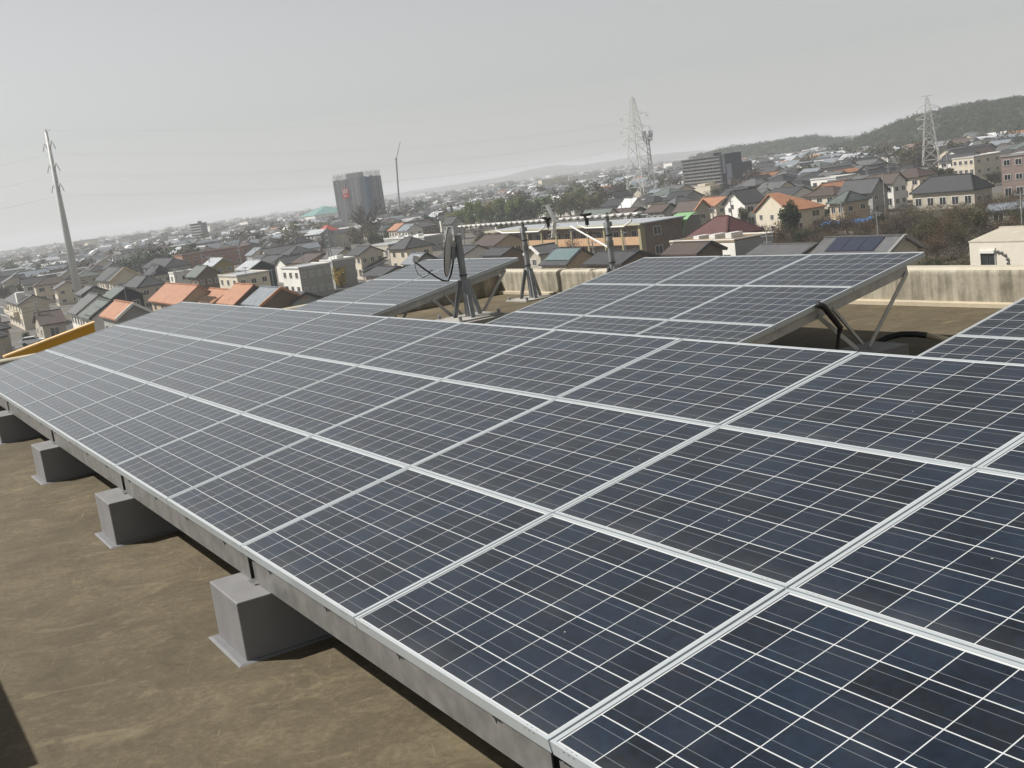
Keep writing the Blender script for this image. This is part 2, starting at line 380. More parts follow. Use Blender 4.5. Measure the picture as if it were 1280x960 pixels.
# ------------------------------------------------------------------ concrete plinths and steel racks
def make_plinth():
    r = thing('concrete_plinth', None, 'plinth')
    b = MB(); b.box(-0.23, 0.23, -0.25, 0.25, 0, 0.298); b.build('block', [M_PLINTH], r, bevel=0.007)
    c = MB(); c.hexa([(-0.265, -0.30, 0.0), (0.265, -0.30, 0.0), (0.265, 0.30, 0.0), (-0.265, 0.30, 0.0), (-0.25, -0.285, 0.006), (0.25, -0.285, 0.006), (0.25, 0.285, 0.006), (-0.25, 0.285, 0.006)]); c.build('coating_skirt', [M_COLLAR], r)
    return r
pproto = make_plinth(); pused = [False]
def plinth(x, y, label, group, low=False):
    o = pproto if not pused[0] else copy_tree(pproto); pused[0] = True
    o.location = (x, y, DZ); o.rotation_euler = (0, 0, prng.uniform(-.015, .015)); tag(o, label, 'plinth', group)
    if low: o.scale = (1, 1.5, 0.5)

def rack(x0, n, y0, z0, label, xs, plinth_labels, mid_only=None, pgroup='plinths'):
    """galvanised frame of one array: eave channel in lengths, posts, rafters, braces, rear purlin"""
    r = thing('mounting_rack', label, 'rack', (x0, y0, z0))
    Lx = n * PU
    P = lambda x, v, d: (x, v*cT + d*sT, v*sT - d*cT)      # d below the panel plane
    xr = [x - x0 for x in xs]
    cuts = [0.02] + [x for x in xr if 0.1 < x < Lx - 0.1] + [Lx - 0.02]
    zt, zb = -0.052, -0.172
    for i in range(len(cuts) - 1):
        a = cuts[i] + (0.055 if i else 0); b = cuts[i+1] - (0.055 if i < len(cuts) - 2 else 0)
        if i and a < cuts[i] + 0.05: a = cuts[i] + 0.05
        m_ = MB(); m_.box(a, b, 0.018, 0.022, zb, zt); m_.box(a, b, 0.022, 0.07, zb, zb + 0.004); m_.box(a, b, 0.022, 0.07, zt - 0.004, zt)
        m_.build('front_channel', [M_GALV], r)
    q = 0.35
    while q < Lx:
        m_ = MB(); m_.hexa([(q, 0.012, zt - 0.002), (q + 0.045, 0.012, zt - 0.002), (q + 0.045, 0.018, zt - 0.002), (q, 0.018, zt - 0.002), (q, 0.012, zt), (q + 0.05, 0.012, zt), (q + 0.05, 0.018, zt), (q, 0.018, zt)])
        m_.prism([(q, 0.0165, zt - 0.001), (q + 0.014, 0.0165, zt - 0.022), (q + 0.022, 0.0165, zt - 0.001)], (0, 0.001, 0))
        m_.build('channel_clip', [M_HOLE], r)
        q += PU / 2
    m_ = MB(); m_.bar(P(0.02, 2.70, 0.087), P(Lx - 0.09, 2.70, 0.087), 0.045, 0.07); m_.build('rear_purlin', [M_GALV], r)
    m_ = MB(); m_.bar(P(0.02, 1.45, 0.087), P(Lx - 0.09, 1.45, 0.087), 0.045, 0.07); m_.build('middle_purlin', [M_GALV], r)
    zp = DZ + 0.298 - z0
    for x in xr:
        m_ = MB(); m_.bar(P(x, 0.03, 0.096), P(x, 2.78, 0.096), 0.045, 0.095); m_.build('rafter', [M_BRACE], r)
        m_ = MB(); m_.box(x - 0.03, x + 0.03, 0.03, 0.034, zp, zt - 0.02); m_.box(x - 0.03, x - 0.026, 0.034, 0.09, zp, zt - 0.02); m_.box(x + 0.026, x + 0.03, 0.034, 0.09, zp, zt - 0.02); m_.box(x - 0.05, x + 0.05, 0.0, 0.12, zp, zp + 0.006); m_.build('front_post', [M_GALV], r)
        for v, nm in ((1.55, 'brace'), (2.75, 'brace')):
            m_ = MB(); m_.bar(P(x + 0.035, v, 0.12), (x + 0.035, 2.08 + (0.07 if v > 2 else -0.07), zp - 0.135), 0.040, 0.010, up=(1, 0, 0)); m_.build(nm, [M_BRACE], r)
        m_ = MB(); m_.bar(P(x + 0.024, 1.75, 0.12), (x + 0.024, 2.08, zp - 0.09), 0.025, 0.025); m_.build('strut', [M_BRACE], r)
    for x, lb in zip(xs, plinth_labels):
        if lb: plinth(x, y0 + 0.10, lb, pgroup)
    for x in (mid_only if mid_only is not None else xs[-1:]):
        plinth(x, y0 + 2.08, f'low grey plinth at the foot of the end braces of {label.split(chr(32) + "under the ")[-1]}', None, True)
    return r
fx = [0.03 - 2.76 * k for k in range(5, -1, -1)]
rack(-10*PU, 11, 0, 0, 'galvanised steel rack carrying the long front array', fx,
     ['grey plinth at the far end of the front row, mostly out of frame', 'small-looking grey plinth at the left picture edge, farthest visible of the front row', 'grey plinth under the front channel, second nearest the left picture edge', 'grey plinth in the middle of the front row, casting a shadow under the array', 'big grey concrete plinth nearest the camera under the front channel', 'grey plinth under the closest corner of the front array'][0:6], mid_only=[], pgroup='plinths along the front edge of the long array')
rack(A2[0], 2, A2[1], A2[2], 'open steel rack with diagonal braces under the small array behind the dish', [-13.45, -11.13], [None, None], mid_only=[])
rack(A3[0], 3, A3[1], A3[2], 'steel rack with open end bracing under the nine-panel array', [-8.35, -6.55, -4.53], [None, None, None])
rack(A4[0], 1, A4[1], A4[2], 'steel rack under the array cut by the right picture edge', [-2.2], [None], mid_only=[])

# cable bundle and conduit by the open end of the nine-panel array
o = MB().tube([(-4.44, 5.80, 0.20), (-4.42, 5.86, 0.165), (-4.42, 5.95, 0.06), (-4.42, 6.04, -0.05), (-4.43, 6.02, -0.12), (-4.44, 6.00, -0.24), (-4.46, 6.0, -0.465)], [0.028, 0.03, 0.03, 0.028, 0.016, 0.016, 0.016], 8).build('cable_bundle', [M_BLACK], smooth=True)
tag(o, 'black taped cable bundle hanging at the open end of the nine-panel array', 'cable')
cd = thing('conduit', 'corrugated conduit, black then beige, running across the roof to the last array', 'conduit', (0.05, 0.2, 0))
MB().tube([(-4.95, 6.62, -0.45), (-4.9, 6.72, -0.40), (-4.83, 6.84, -0.345), (-4.74, 6.93, -0.325), (-4.62, 6.99, -0.33), (-4.52, 7.03, -0.345)], 0.03, 8).build('black_sleeve', [M_BLACK], cd, smooth=True)
MB().tube([(-4.53, 7.026, -0.343), (-4.40, 7.07, -0.375), (-4.20, 7.12, -0.42), (-3.9, 7.17, -0.44), (-3.4, 7.22, -0.445), (-2.0, 7.25, -0.445)], 0.029, 8).build('beige_pipe', [M_PIPE], cd, smooth=True)
MB().tube([(-4.215, 7.117, -0.418), (-4.185, 7.123, -0.423)], 0.034, 8).build('joint_band', [M_BLACK], cd)
# unseen box added outside the view to cast the shadow beside the front plinths
caster = thing('shadow_caster_box', 'unseen grey box added to cast the shadow at the lower left of the roof', 'shadow caster', (-3.6, -2.36, DZ))
mb = MB(); mb.box(-0.80, 0.82, -0.55, 0.53, 0.06, 1.0); mb.build('body', [M_GALV], caster)
mb = MB(); mb.box(-0.84, 0.86, -0.58, 0.56, 0.0, 0.06); mb.build('base', [M_CONC], caster)
mb = MB(); mb.box(-0.76, 0.78, 0.53, 0.545, 0.1, 0.95); mb.build('face_plate', [M_PLINTH], caster)

# ------------------------------------------------------------------ yellow fin beyond the end parapet
fin = thing('yellow_fin_wall', 'ochre yellow sloping fin wall rising beyond the end parapet', 'wall', (-16.5, 0, 0))
mb = MB(); pts = [(0.10, 0.75, -1.5), (0.10, 2.12, -1.5), (0.10, 2.12, 0.245), (0.10, 0.75, -0.035)]
mb.prism(pts, (-0.14, 0, 0)); mb.build('panel', [M_YEL], fin)
mb = MB(); mb.prism([(0.12, 0.72, -0.037), (0.12, 2.14, 0.252), (0.12, 2.14, 0.275), (0.12, 0.72, -0.012)], (-0.18, 0, 0)); mb.build('coping', [M_YELTOP], fin)

# ------------------------------------------------------------------ dish mast and antenna masts
def mast_base(r, h, zt):
    MB().tube([(0, 0, 0.0), (0, 0, h)], 0.046, 14).build('pole', [M_GALVD], r, smooth=False)
    for k in range(3):
        a = R_(100 + 120 * k); d = Vector((math.cos(a), math.sin(a), 0)); n = Vector((-d.y, d.x, 0))
        m_ = MB(); False and m_.prism([d*0.04 + n*0.006 + Vector((0, 0, 0.02)), d*0.27 + n*0.006 + Vector((0, 0, 0.02)), d*0.20 + n*0.006 + Vector((0, 0, 0.02)) + Vector((0, 0, 0.02)), d*0.06 + n*0.006 + Vector((0, 0, zt)), d*0.04 + n*0.006 + Vector((0, 0, zt))], n * -0.012)
        m_.bar(d*0.20 + Vector((0, 0, 0.02)), d*0.055 + Vector((0, 0, zt)), 0.012, 0.065, up=d); m_.bar(d*0.20 + n*.03 + Vector((0, 0, 0.02)), d*0.055 + n*.03 + Vector((0, 0, zt)), 0.05, 0.008, up=d)
        m_.build('gusset', [M_GALVD], r)
    m_ = MB(); m_.box(-0.34, 0.34, -0.34, 0.34, 0, 0.02); m_.build('base_plate', [M_PIPE if False else M_CONC], r)
    for sx in (-0.29, 0.29):
        for sy in (-0.29, 0.29): MB().tube([(sx, sy, 0.02), (sx, sy, 0.075)], 0.024, 8).build('anchor_bolt', [M_GALVD], r)
    MB().tube([(0, 0, zt + 0.06), (0, 0, zt + 0.075)], 0.055, 12).build('pole_band', [M_BLACK], r)

dm = thing('dish_mast', 'thick grey pole on a gusset base with the satellite dish clamped to it', 'mast', (-10.52, 5.69, -0.10))
mb = MB(); mb.box(-0.42, 0.42, -0.42, 0.42, DZ + 0.10, -0.001); mb.build('concrete_base', [M_CONC], dm)
mast_base(dm, 1.09, 0.5)
MB().tube([(0, 0, 1.09), (0, 0, 1.105)], 0.05, 14).build('pole_cap', [M_DISH], dm)
dish = thing('satellite_dish', 'white oval satellite dish with black feed arm, seen edge-on', 'satellite dish', (-10.52, 5.69, 0.70))
dish.scale = (0.83, 0.83, 0.83)
dn = Vector((-0.60, -0.765, 0.19)).normalized()      # facing
du = Vector((0, 0, 1)); du = (du - dn * du.dot(dn)).normalized(); dr = dn.cross(du)
dc = Vector((-0.115, -0.155, 0.11))
mb = MB(); rings = 6; seg = 32; RW, RH = 0.34, 0.385
for side in (0, 1):
    vs = []; base = len(mb.v)
    for i in range(rings + 1):
        t = i / rings
        for j in range(seg):
            a = 2*math.pi*j/seg
            vs.append(dc + dr*(RW*t*math.cos(a)) + du*(RH*t*math.sin(a)) + dn*(0.055*t*t - 0.055 - 0.012*side))
    fs = [(i*seg + j, i*seg + (j+1) % seg, (i+1)*seg + (j+1) % seg, (i+1)*seg + j) for i in range(rings) for j in range(seg)]
    mb.add(vs, fs)
n1 = rings*seg
mb.f += [(n1 + j, n1 + (j+1) % seg, n1 + (j+1) % seg + (rings+1)*seg, n1 + j + (rings+1)*seg) for j in range(seg)]; mb.m += [0]*seg
mb.build('reflector', [M_DISH], dish, smooth=True)
rim = [dc + dr*(RW*math.cos(2*math.pi*j/40)) + du*(RH*math.sin(2*math.pi*j/40)) - dn*0.004 for j in range(41)]
MB().tube(rim, 0.009, 6).build('rim', [M_BLACK], dish)
bk = dc - dn*0.075
mb = MB(); mb.bar(bk, bk - dn*0.05, 0.16, 0.2); mb.bar(bk - dn*0.03, Vector((0.0, 0.0, 0.06)), 0.05, 0.12); mb.tube([(0, 0, -0.02), (0, 0, 0.14)], 0.06, 12)
mb.build('mount_bracket', [M_GALVD], dish)
fd = dc + dn*0.52 - du*0.16
lo = dc - du*(RH + 0.07)
MB().tube([bk - du*0.05 - dn*0.02, bk - du*0.2 - dn*0.015, bk - du*0.36 + dn*0.01, lo - dn*0.03, lo + dn*0.06, lo + dn*0.18 + du*0.055, lo + dn*0.36 + du*0.16, fd + dn*0.02 - du*0.02], 0.0145, 8).build('feed_arm', [M_BLACK], dish, smooth=True)
mb = MB(); mb.bar(fd - du*0.03, fd + du*0.07 - dn*0.01, 0.06, 0.07, up=dn); mb.tube([fd + du*0.04 - dn*0.02, fd + du*0.05 - dn*0.075], [0.024, 0.032], 10); mb.build('feed_horn', [M_DISH], dish)
MB().tube([fd - du*0.03, fd - du*0.12 - dn*0.01, fd - du*0.22 - dn*0.06, fd - du*0.27 - dn*0.14, fd - du*0.22 - dn*0.22, fd - du*0.15 - dn*0.26, fd - du*0.135 - dn*0.3], 0.006, 6).build('feed_cable', [M_BLACK], dish, smooth=True)

def yagi(name, label, at_, n, L, behind, boxpos, tubes, arms=True):
    """many-element aerial on a mast top: boom along local x, elements across it"""
    r = thing(name, label, 'aerial', at_)
    x0, x1 = -L*behind, L*(1 - behind)
    MB().tube([(x0, 0, 0.10), (x1, 0, 0.10)], 0.010, 8).build('boom', [M_GALVD], r)
    for k in range(n):
        x = x0 + 0.06 + (L*0.86) * k / (n - 1); hl = 0.05
        MB().box(x - 0.058, x + 0.058, -hl, hl, 0.122, 0.146).build('element', [M_WHITE], r)
    x = boxpos
    mb = MB(); mb.hexa([(x - 0.05, -0.045, 0.13), (x + 0.05, -0.045, 0.13), (x + 0.05, 0.045, 0.13), (x - 0.05, 0.045, 0.13), (x - 0.09, -0.06, 0.185), (x + 0.09, -0.06, 0.185), (x + 0.09, 0.06, 0.185), (x - 0.09, 0.06, 0.185)]); mb.box(x - 0.022, x + 0.022, -0.022, 0.022, 0.0, 0.13); mb.build('dipole_box', [M_BLACK], r)
    MB().tube([(x, 0, 0.0), (x - 0.005, 0, -0.06), (x - 0.05, 0, -0.12), (x - 0.2, 0, -0.13), (x*.4, 0, -0.13)], 0.006, 6).build('lead_cable', [M_BLACK], r, smooth=True)
    xr = x1 - 0.12
    for s in ((1, -1) if arms else ()):
        mb = MB(); e = Vector((xr - (0.16 if s > 0 else 0.10), 0, 0.10 + 0.27*s)); a = Vector((xr, 0, 0.10 + 0.012*s))
        for yy in (-.03, .03): mb.bar(a + Vector((0, yy, 0)), e + Vector((0, yy, 0)), 0.014, 0.014)
        for t in (.25, .5, .75, 1.0):
            p = a.lerp(e, t); mb.bar(p - Vector((0, .10, 0)), p + Vector((0, .10, 0)), 0.010, 0.010)
        mb.bar(a, e, 0.045, 0.02, up=(1, 0, 0)); mb.build('reflector_arm', [M_WHITE], r)
    t = tubes
    MB().tube([(t[0], 0, 0.10), (t[0] + .01, 0, 0.01), (t[1], 0, -0.045), (0, 0, -.052), (t[2], 0, -0.055), (t[3], 0, 0.02), (t[3] + .03, 0, 0.10)], 0.013, 8).build('support_tube', [M_WHITE], r, smooth=True)
    MB().box(-0.045, 0.045, -0.05, 0.05, -0.06, 0.03).build('mast_clamp', [M_GALVD], r)
    return r
def amast(label, x, y, h, zt):
    r = thing('antenna_mast', label, 'mast', (x, y, DZ)); mast_base(r, h, zt)
    MB().tube([(0, 0, h), (0, 0, h + 0.16)], 0.03, 10).build('upper_pole', [M_GALV], r)
    MB().tube([(0, 0, h*0.84), (0, 0, h*0.855)], 0.052, 12).build('pole_band', [M_BLACK], r)
    MB().tube([(0, 0, h*0.70), (0, 0, h*0.78)], 0.055, 12).build('pole_sleeve', [M_GALV], r)
    return r
amast('slim grey antenna mast in front of the far parapet, next to the dish', -14.24, 9.02, 1.21, 0.52)
amast('grey antenna mast partly hidden by the nine-panel array', -11.77, 9.02, 1.23, 0.55)
yagi('yagi_aerial', 'long white many-element aerial on the mast next to the dish', (-14.24, 9.02, 0.74), 17, 3.35, 0.665, 0.80, (-.92, -.71, .48, .69))
yagi('yagi_aerial', 'white aerial on the mast partly hidden by the nine-panel array', (-11.77, 9.02, 0.74), 11, 2.3, 0.55, -0.55, (-.8, -.6, .4, .6), False)
br = MB().tube([(-12.8, 9.03, 0.74), (-11.75, 9.0, 0.36)], 0.014, 8).build('stay_rod', [M_WHITE])
tag(br, 'thin white diagonal stay rod between the two antenna masts', 'rod')
# ------------------------------------------------------------------ ground and roads
def ground_material():
    m, nt, b = _new('town_ground'); x = NX(nt)
    tc = nt.nodes.new('ShaderNodeTexCoord')
    def noise(s, d=6):
        n = nt.nodes.new('ShaderNodeTexNoise'); n.inputs['Scale'].default_value = s; n.inputs['Detail'].default_value = d; n.inputs['Roughness'].default_value = 0.65
        nt.links.new(tc.outputs['Object'], n.inputs[0]); return n.outputs[0]
    a = noise(0.02); c = noise(0.12, 8); d = noise(1.4, 4)
    cr = nt.nodes.new('ShaderNodeValToRGB'); el = cr.color_ramp.elements
    el[0].position = 0.36; el[0].color = (0.052, 0.060, 0.036, 1); el[1].position = 0.64; el[1].color = (0.155, 0.140, 0.120, 1)
    e = el.new(0.47); e.color = (0.085, 0.070, 0.045, 1); e = el.new(0.55); e.color = (0.10, 0.095, 0.09, 1)
    f = x.m('ADD', x.m('ADD', x.m('MULTIPLY', a, 0.4), x.m('MULTIPLY', c, 0.45)), x.m('MULTIPLY', d, 0.15))
    nt.links.new(f, cr.inputs[0]); nt.links.new(cr.outputs[0], b.inputs['Base Color']); b.inputs['Roughness'].default_value = 0.95
    return m
mb = MB(); n_ = 24
ring = [0, 150, 400, 900, 2000, 4200, 8200]
for i in range(len(ring)):
    for j in range(n_):
        a = 2*math.pi*j/n_; mb.v.append((ring[i]*math.cos(a), ring[i]*math.sin(a), ZG))
for i in range(len(ring) - 1):
    for j in range(n_):
        f = (i*n_ + j, i*n_ + (j+1) % n_, (i+1)*n_ + (j+1) % n_, (i+1)*n_ + j)
        if i == 0: f = (j, n_ + j, n_ + (j+1) % n_); f = (0, n_ + j, n_ + (j+1) % n_)
        mb.f.append(f); mb.m.append(0)
tag(mb.build('ground', [ground_material()]), kind='structure')
M_ASPH = mat('asphalt', (0.060, 0.060, 0.062), 0.9, 0.2, 0.4)
M_KERB = mat('kerb_concrete', (0.30, 0.29, 0.27), 0.9, 0.15, 0.5)
def road(name, pts, wd):
    m_ = MB(); k_ = MB(); l_ = MB()
    P = [Vector((p[0], p[1], 0)) for p in pts]
    for a, b in zip(P, P[1:]):
        d = (b - a).normalized(); n = Vector((-d.y, d.x, 0)); z = Vector((0, 0, ZG + 0.03))
        m_.add([a - n*wd/2 + z, b - n*wd/2 + z, b + n*wd/2 + z, a + n*wd/2 + z], [(0, 1, 2, 3)])
        for s in (-1, 1):
            k_.bar(a + n*s*(wd/2 + 0.1) + Vector((0, 0, ZG + 0.06)), b + n*s*(wd/2 + 0.1) + Vector((0, 0, ZG + 0.06)), 0.2, 0.15)
            l_.add([a + n*s*(wd/2 - 0.35) - n*0.07 + z + Vector((0, 0, .004)), b + n*s*(wd/2 - 0.35) - n*0.07 + z + Vector((0, 0, .004)), b + n*s*(wd/2 - 0.35) + n*0.07 + z + Vector((0, 0, .004)), a + n*s*(wd/2 - 0.35) + n*0.07 + z + Vector((0, 0, .004))], [(0, 1, 2, 3)])
    r = m_.build(name, [M_ASPH]); tag(r, kind='structure')
    k_.build('kerb', [M_KERB], r); l_.build('edge_line', [mat('road_paint', (0.62, 0.62, 0.6), 0.8, 0.15, 1)], r)
road('road', [(-205, -30), (-211, 22), (-216, 60), (-226, 118)], 6.0)
road('road', [(-420, 44), (-216, 40)], 5.0)

# ------------------------------------------------------------------ palette
WALL = {
 'cream': mat('cream_render', (0.54, 0.48, 0.38), 0.85, 0.10, 0.7), 'white': mat('white_render', (0.66, 0.64, 0.59), 0.85, 0.08, 0.7),
 'beige': mat('beige_siding', (0.38, 0.345, 0.28), 0.85, 0.10, 0.7), 'grey': mat('grey_siding', (0.27, 0.27, 0.255), 0.85, 0.10, 0.7),
 'brown': mat('brown_siding', (0.15, 0.105, 0.07), 0.85, 0.12, 0.7), 'black': mat('black_siding', (0.022, 0.023, 0.028), 0.8, 0.15, 0.7),
 'olive': mat('olive_render', (0.24, 0.19, 0.065), 0.85, 0.10, 0.7), 'tan': mat('tan_render', (0.42, 0.325, 0.215), 0.85, 0.10, 0.7),
 'brick': mat('brick_red', (0.27, 0.135, 0.085), 0.85, 0.15, 1.2), 'pink': mat('pink_brown_tile', (0.27, 0.205, 0.18), 0.85, 0.1, 1)}
ROOF = {
 'grey': roofmat('grey_slate', (0.12, 0.122, 0.125), 0.45), 'dark': roofmat('dark_tile', (0.055, 0.056, 0.060), 0.4), 'black': roofmat('black_tile', (0.030, 0.031, 0.036), 0.4),
 'brown': roofmat('brown_tile', (0.085, 0.060, 0.050), 0.4), 'orange': roofmat('orange_tile', (0.42, 0.20, 0.11), 0.4, 0.3, 'X'), 'pale': roofmat('pale_metal', (0.40, 0.42, 0.44), 0.5, 0.15),
 'bluegrey': roofmat('blue_grey_slate', (0.20, 0.225, 0.25), 0.5, 0.2), 'green': roofmat('green_grey_metal', (0.115, 0.135, 0.125), 0.5, 0.25), 'maroon': roofmat('maroon_tile', (0.105, 0.038, 0.036), 0.4),
 'white': roofmat('white_roof', (0.66, 0.66, 0.64), 0.6, 0.08), 'tan': roofmat('tan_tile', (0.30, 0.215, 0.12), 0.4), 'red': roofmat('red_tile', (0.42, 0.075, 0.045), 0.4), 'teal': roofmat('teal_metal', (0.13, 0.29, 0.27), 0.5, 0.2)}
M_GLASS = mat('window_glass', (0.022, 0.026, 0.030), 0.08, 0.2, 3, spec=0.7)
M_WFR = mat('window_frame_white', (0.60, 0.59, 0.56), 0.5, 0.05, 3); M_WFD = mat('window_frame_dark', (0.06, 0.055, 0.05), 0.5, 0.1, 3)
M_RIDGE = mat('ridge_cap', (0.10, 0.10, 0.10), 0.7, 0.2, 2)
M_SOLAR = mat('roof_solar', (0.016, 0.021, 0.040), 0.22, 0.15, 1.5, spec=0.6)

def window(parent, c, nrm, wd, ht, dark=False, shutter=False):
    """frame + pane on a wall: c centre in the parent's space, nrm outward"""
    n = Vector(nrm); t = Vector((-n.y, n.x, 0)); c = Vector(c); z = Vector((0, 0, 1)); fr = 0.09
    m_ = MB()
    for a, b, (sx, sz) in ((-wd/2, -ht/2, (wd, fr)), (-wd/2, ht/2 - fr, (wd, fr)), (-wd/2, -ht/2 + fr, (fr, ht - 2*fr)), (wd/2 - fr, -ht/2 + fr, (fr, ht - 2*fr)), (-0.03, -ht/2 + fr, (0.06, ht - 2*fr))):
        p = [c + t*a + z*b, c + t*(a + sx) + z*b, c + t*(a + sx) + z*(b + sz), c + t*a + z*(b + sz)]
        m_.prism([q - n*0.02 for q in p], n*0.09)
    o = m_.build('window', [M_WFD if dark else M_WFR], parent)
    g = MB(); p = [c + t*(-wd/2 + .02) + z*(-ht/2 + .02), c + t*(wd/2 - .02) + z*(-ht/2 + .02), c + t*(wd/2 - .02) + z*(ht/2 - .02), c + t*(-wd/2 + .02) + z*(ht/2 - .02)]
    g.prism([q + n*0.008 for q in p], n*0.012); g.build('pane', [M_GLASS], o)
    if shutter:
        s_ = MB(); p = [c + t*(-wd/2 - .05) + z*(ht/2), c + t*(wd/2 + .05) + z*(ht/2), c + t*(wd/2 + .05) + z*(ht/2 + .28), c + t*(-wd/2 - .05) + z*(ht/2 + .28)]
        s_.prism([q - n*0.02 for q in p], n*0.24); s_.build('shutter_box', [M_WFR], o)
    return o

def gable_mb(L, W, ze, rise, ov=0.55, og=0.45, th=0.2):
    r = MB(); h = W/2 + 0.0
    s = rise / h
    for sg in (-1, 1):
        y0, y1 = sg*h, 0.0
        a = [(-L/2, y0, ze), (L/2, y0, ze), (L/2, 0, ze + rise), (-L/2, 0, ze + rise)]
        r.hexa([(p[0], p[1], p[2] - th) for p in a] + a) if sg < 0 else r.hexa([(p[0], p[1], p[2] - th) for p in a[::-1]] + a[::-1])
    r.bar((-L/2 - .02, 0, ze + rise + 0.03), (L/2 + .02, 0, ze + rise + 0.03), 0.34, 0.14)
    return r
def hip_mb(L, W, ze, rise, th=0.2):
    r = MB(); k = min(W/2, L/2 - 0.3)
    b = [(-L/2, -W/2, ze), (L/2, -W/2, ze), (L/2, W/2, ze), (-L/2, W/2, ze)]
    t = [(-L/2 + k, 0, ze + rise), (L/2 - k, 0, ze + rise)]
    vs = b + t + [(p[0], p[1], p[2] - th) for p in b]
    r.add(vs, [(0, 1, 5, 4), (1, 2, 5), (2, 3, 4, 5), (3, 0, 4), (0, 8-1, 7, 1) if False else (6, 7, 1, 0), (7, 8, 2, 1), (8, 9, 3, 2), (9, 6, 0, 3), (9, 8, 7, 6)])
    r.bar(t[0], t[1], 0.34, 0.2)
    for e, f in ((0, 0), (3, 0), (1, 1), (2, 1)): r.bar(b[e], t[f], 0.26, 0.14)
    return r
def hipend_mb(L, W, ze, rise, s, th=0.2):
    """gable on side s, hipped at the other end"""
    r = MB(); k = W/2*0.9; x0 = s*L/2; x1 = -s*(L/2 - k)
    b = [(-L/2, -W/2, ze), (L/2, -W/2, ze), (L/2, W/2, ze), (-L/2, W/2, ze)]
    A = [(x0, -W/2, ze), (-x0, -W/2, ze), (-x0, W/2, ze), (x0, W/2, ze), (x0, 0, ze + rise), (x1, 0, ze + rise)]
    A += [(p[0], p[1], p[2] - th) for p in A]
    r.add(A, [(0, 1, 5, 4), (1, 2, 5), (2, 3, 4, 5), (6, 7, 1, 0), (7, 8, 2, 1), (8, 9, 3, 2), (6, 10, 11, 7), (11, 8, 7), (8, 11, 10, 9), (0, 4, 10, 6), (4, 3, 9, 10)])
    return r

def house(name, label, cat, x, y, yaw, L, W, ze, rise, kind, s, wall, roof, wf=(2, 2), wg=(2, 1), group=None, dark=False, gwall=None, storeys=None, extras=(), balcony=False, verge=None, z0=ZG):
    """one building. local x along the ridge, -y is the front, s the x side of the visible gable"""
    r = thing(name, label, cat, (x, y, z0), R_(yaw), group)
    flat = kind == 'flat'
    iy = 0.0 if flat else min(0.55, W*0.09); ix = 0.0 if flat else 0.4
    a, b = L/2 - ix, W/2 - iy
    m_ = MB()
    if flat:
        m_.box(-a, a, -b, b, 0, ze - 0.25)
    else:
        sl = rise/(W/2) if kind == 'gable' else 0
        top = ze - 0.21 + (sl*iy if kind == 'gable' else 0)
        if kind == 'gable':
            m_.prism([(-a, -b, 0), (-a, b, 0), (-a, b, top), (-a, 0, ze + rise - 0.21), (-a, -b, top)], (2*a, 0, 0))
        elif kind == 'hipend':
            m_.box(-a, a, -b, b, 0, ze - 0.1)
            m_.prism([(s*(a - 0.25), -b, ze - .12), (s*(a - 0.25), b, ze - .12), (s*(a - 0.25), 0, ze + rise - 0.35)], (s*0.22, 0, 0))
        else:
            m_.box(-a, a, -b, b, 0, ze - 0.1)
    m_.build('wall', [WALL[wall]], r)
    if gwall:
        g = MB(); xx = s*(a + 0.01)
        if flat: g.box(min(xx, xx + s*.02), max(xx, xx + s*.02), -b, b, 0.05, ze - 0.3)
        g.build('side_cladding', [WALL[gwall]], r) if g.v else None
    if flat:
        f = MB(); f.box(-a - .12, a + .12, -b - .12, b + .12, ze - 0.25, ze)
        rf = f.build('roof', [ROOF[roof]], r)
        f = MB(); t = 0.18
        for q in ((-a - .12, a + .12, -b - .12, -b - .12 + t), (-a - .12, a + .12, b + .12 - t, b + .12), (-a - .12, -a - .12 + t, -b - .12 + t, b + .12 - t), (a + .12 - t, a + .12, -b - .12 + t, b + .12 - t)):
            f.box(q[0], q[1], q[2], q[3], ze, ze + 0.16)
        f.build('parapet', [WALL[wall] if roof != 'white' else M_WFR], rf)
    else:
        rm = gable_mb(L, W, ze, rise) if kind == 'gable' else (hip_mb(L, W, ze, rise) if kind == 'hip' else hipend_mb(L, W, ze, rise, s))
        rf = rm.build('roof', [ROOF[roof]], r)
        if verge and kind == 'gable':
            v = MB()
            for sg in (-1, 1):
                v.bar((s*(L/2 + .03), sg*W/2, ze - 0.02), (s*(L/2 + .03), 0, ze + rise - 0.02), 0.30, 0.34)
            v.build('verge_board', [verge], rf)
    st = storeys or max(1, int(round(ze/2.9)))
    hs_ = min(3.0, (ze - 0.2)/st)
    for k in range(st):
        zc = hs_*k + hs_*0.56
        for i in range(wf[0]):
            xx = -a + 2*a*(i + 0.5)/wf[0]
            window(r, (xx, -b, zc), (0, -1, 0), min(1.7, 2*a/wf[0]*0.6), 1.25 if k else 1.7, dark)
        for i in range(wg[0]):
            yy = -b + 2*b*(i + 0.5)/wg[0]
            window(r, (s*a, yy, zc), (s, 0, 0), min(1.3, 2*b/wg[0]*0.5), 1.1, dark)
    if balcony:
        m_ = MB(); m_.box(-a*0.8, a*0.6, -b - 1.1, -b - 0.003, hs_, hs_ + 0.14); m_.box(-a*0.8, a*0.6, -b - 1.1, -b - 1.02, hs_ + .14, hs_ + 1.1)
        m_.box(-a*0.8, -a*0.8 + .08, -b - 1.02, -b - .003, hs_ + .14, hs_ + 1.1); m_.box(a*0.6 - .08, a*0.6, -b - 1.02, -b - .003, hs_ + .14, hs_ + 1.1); m_.build('balcony', [WALL[wall]], r)
    return r, rf

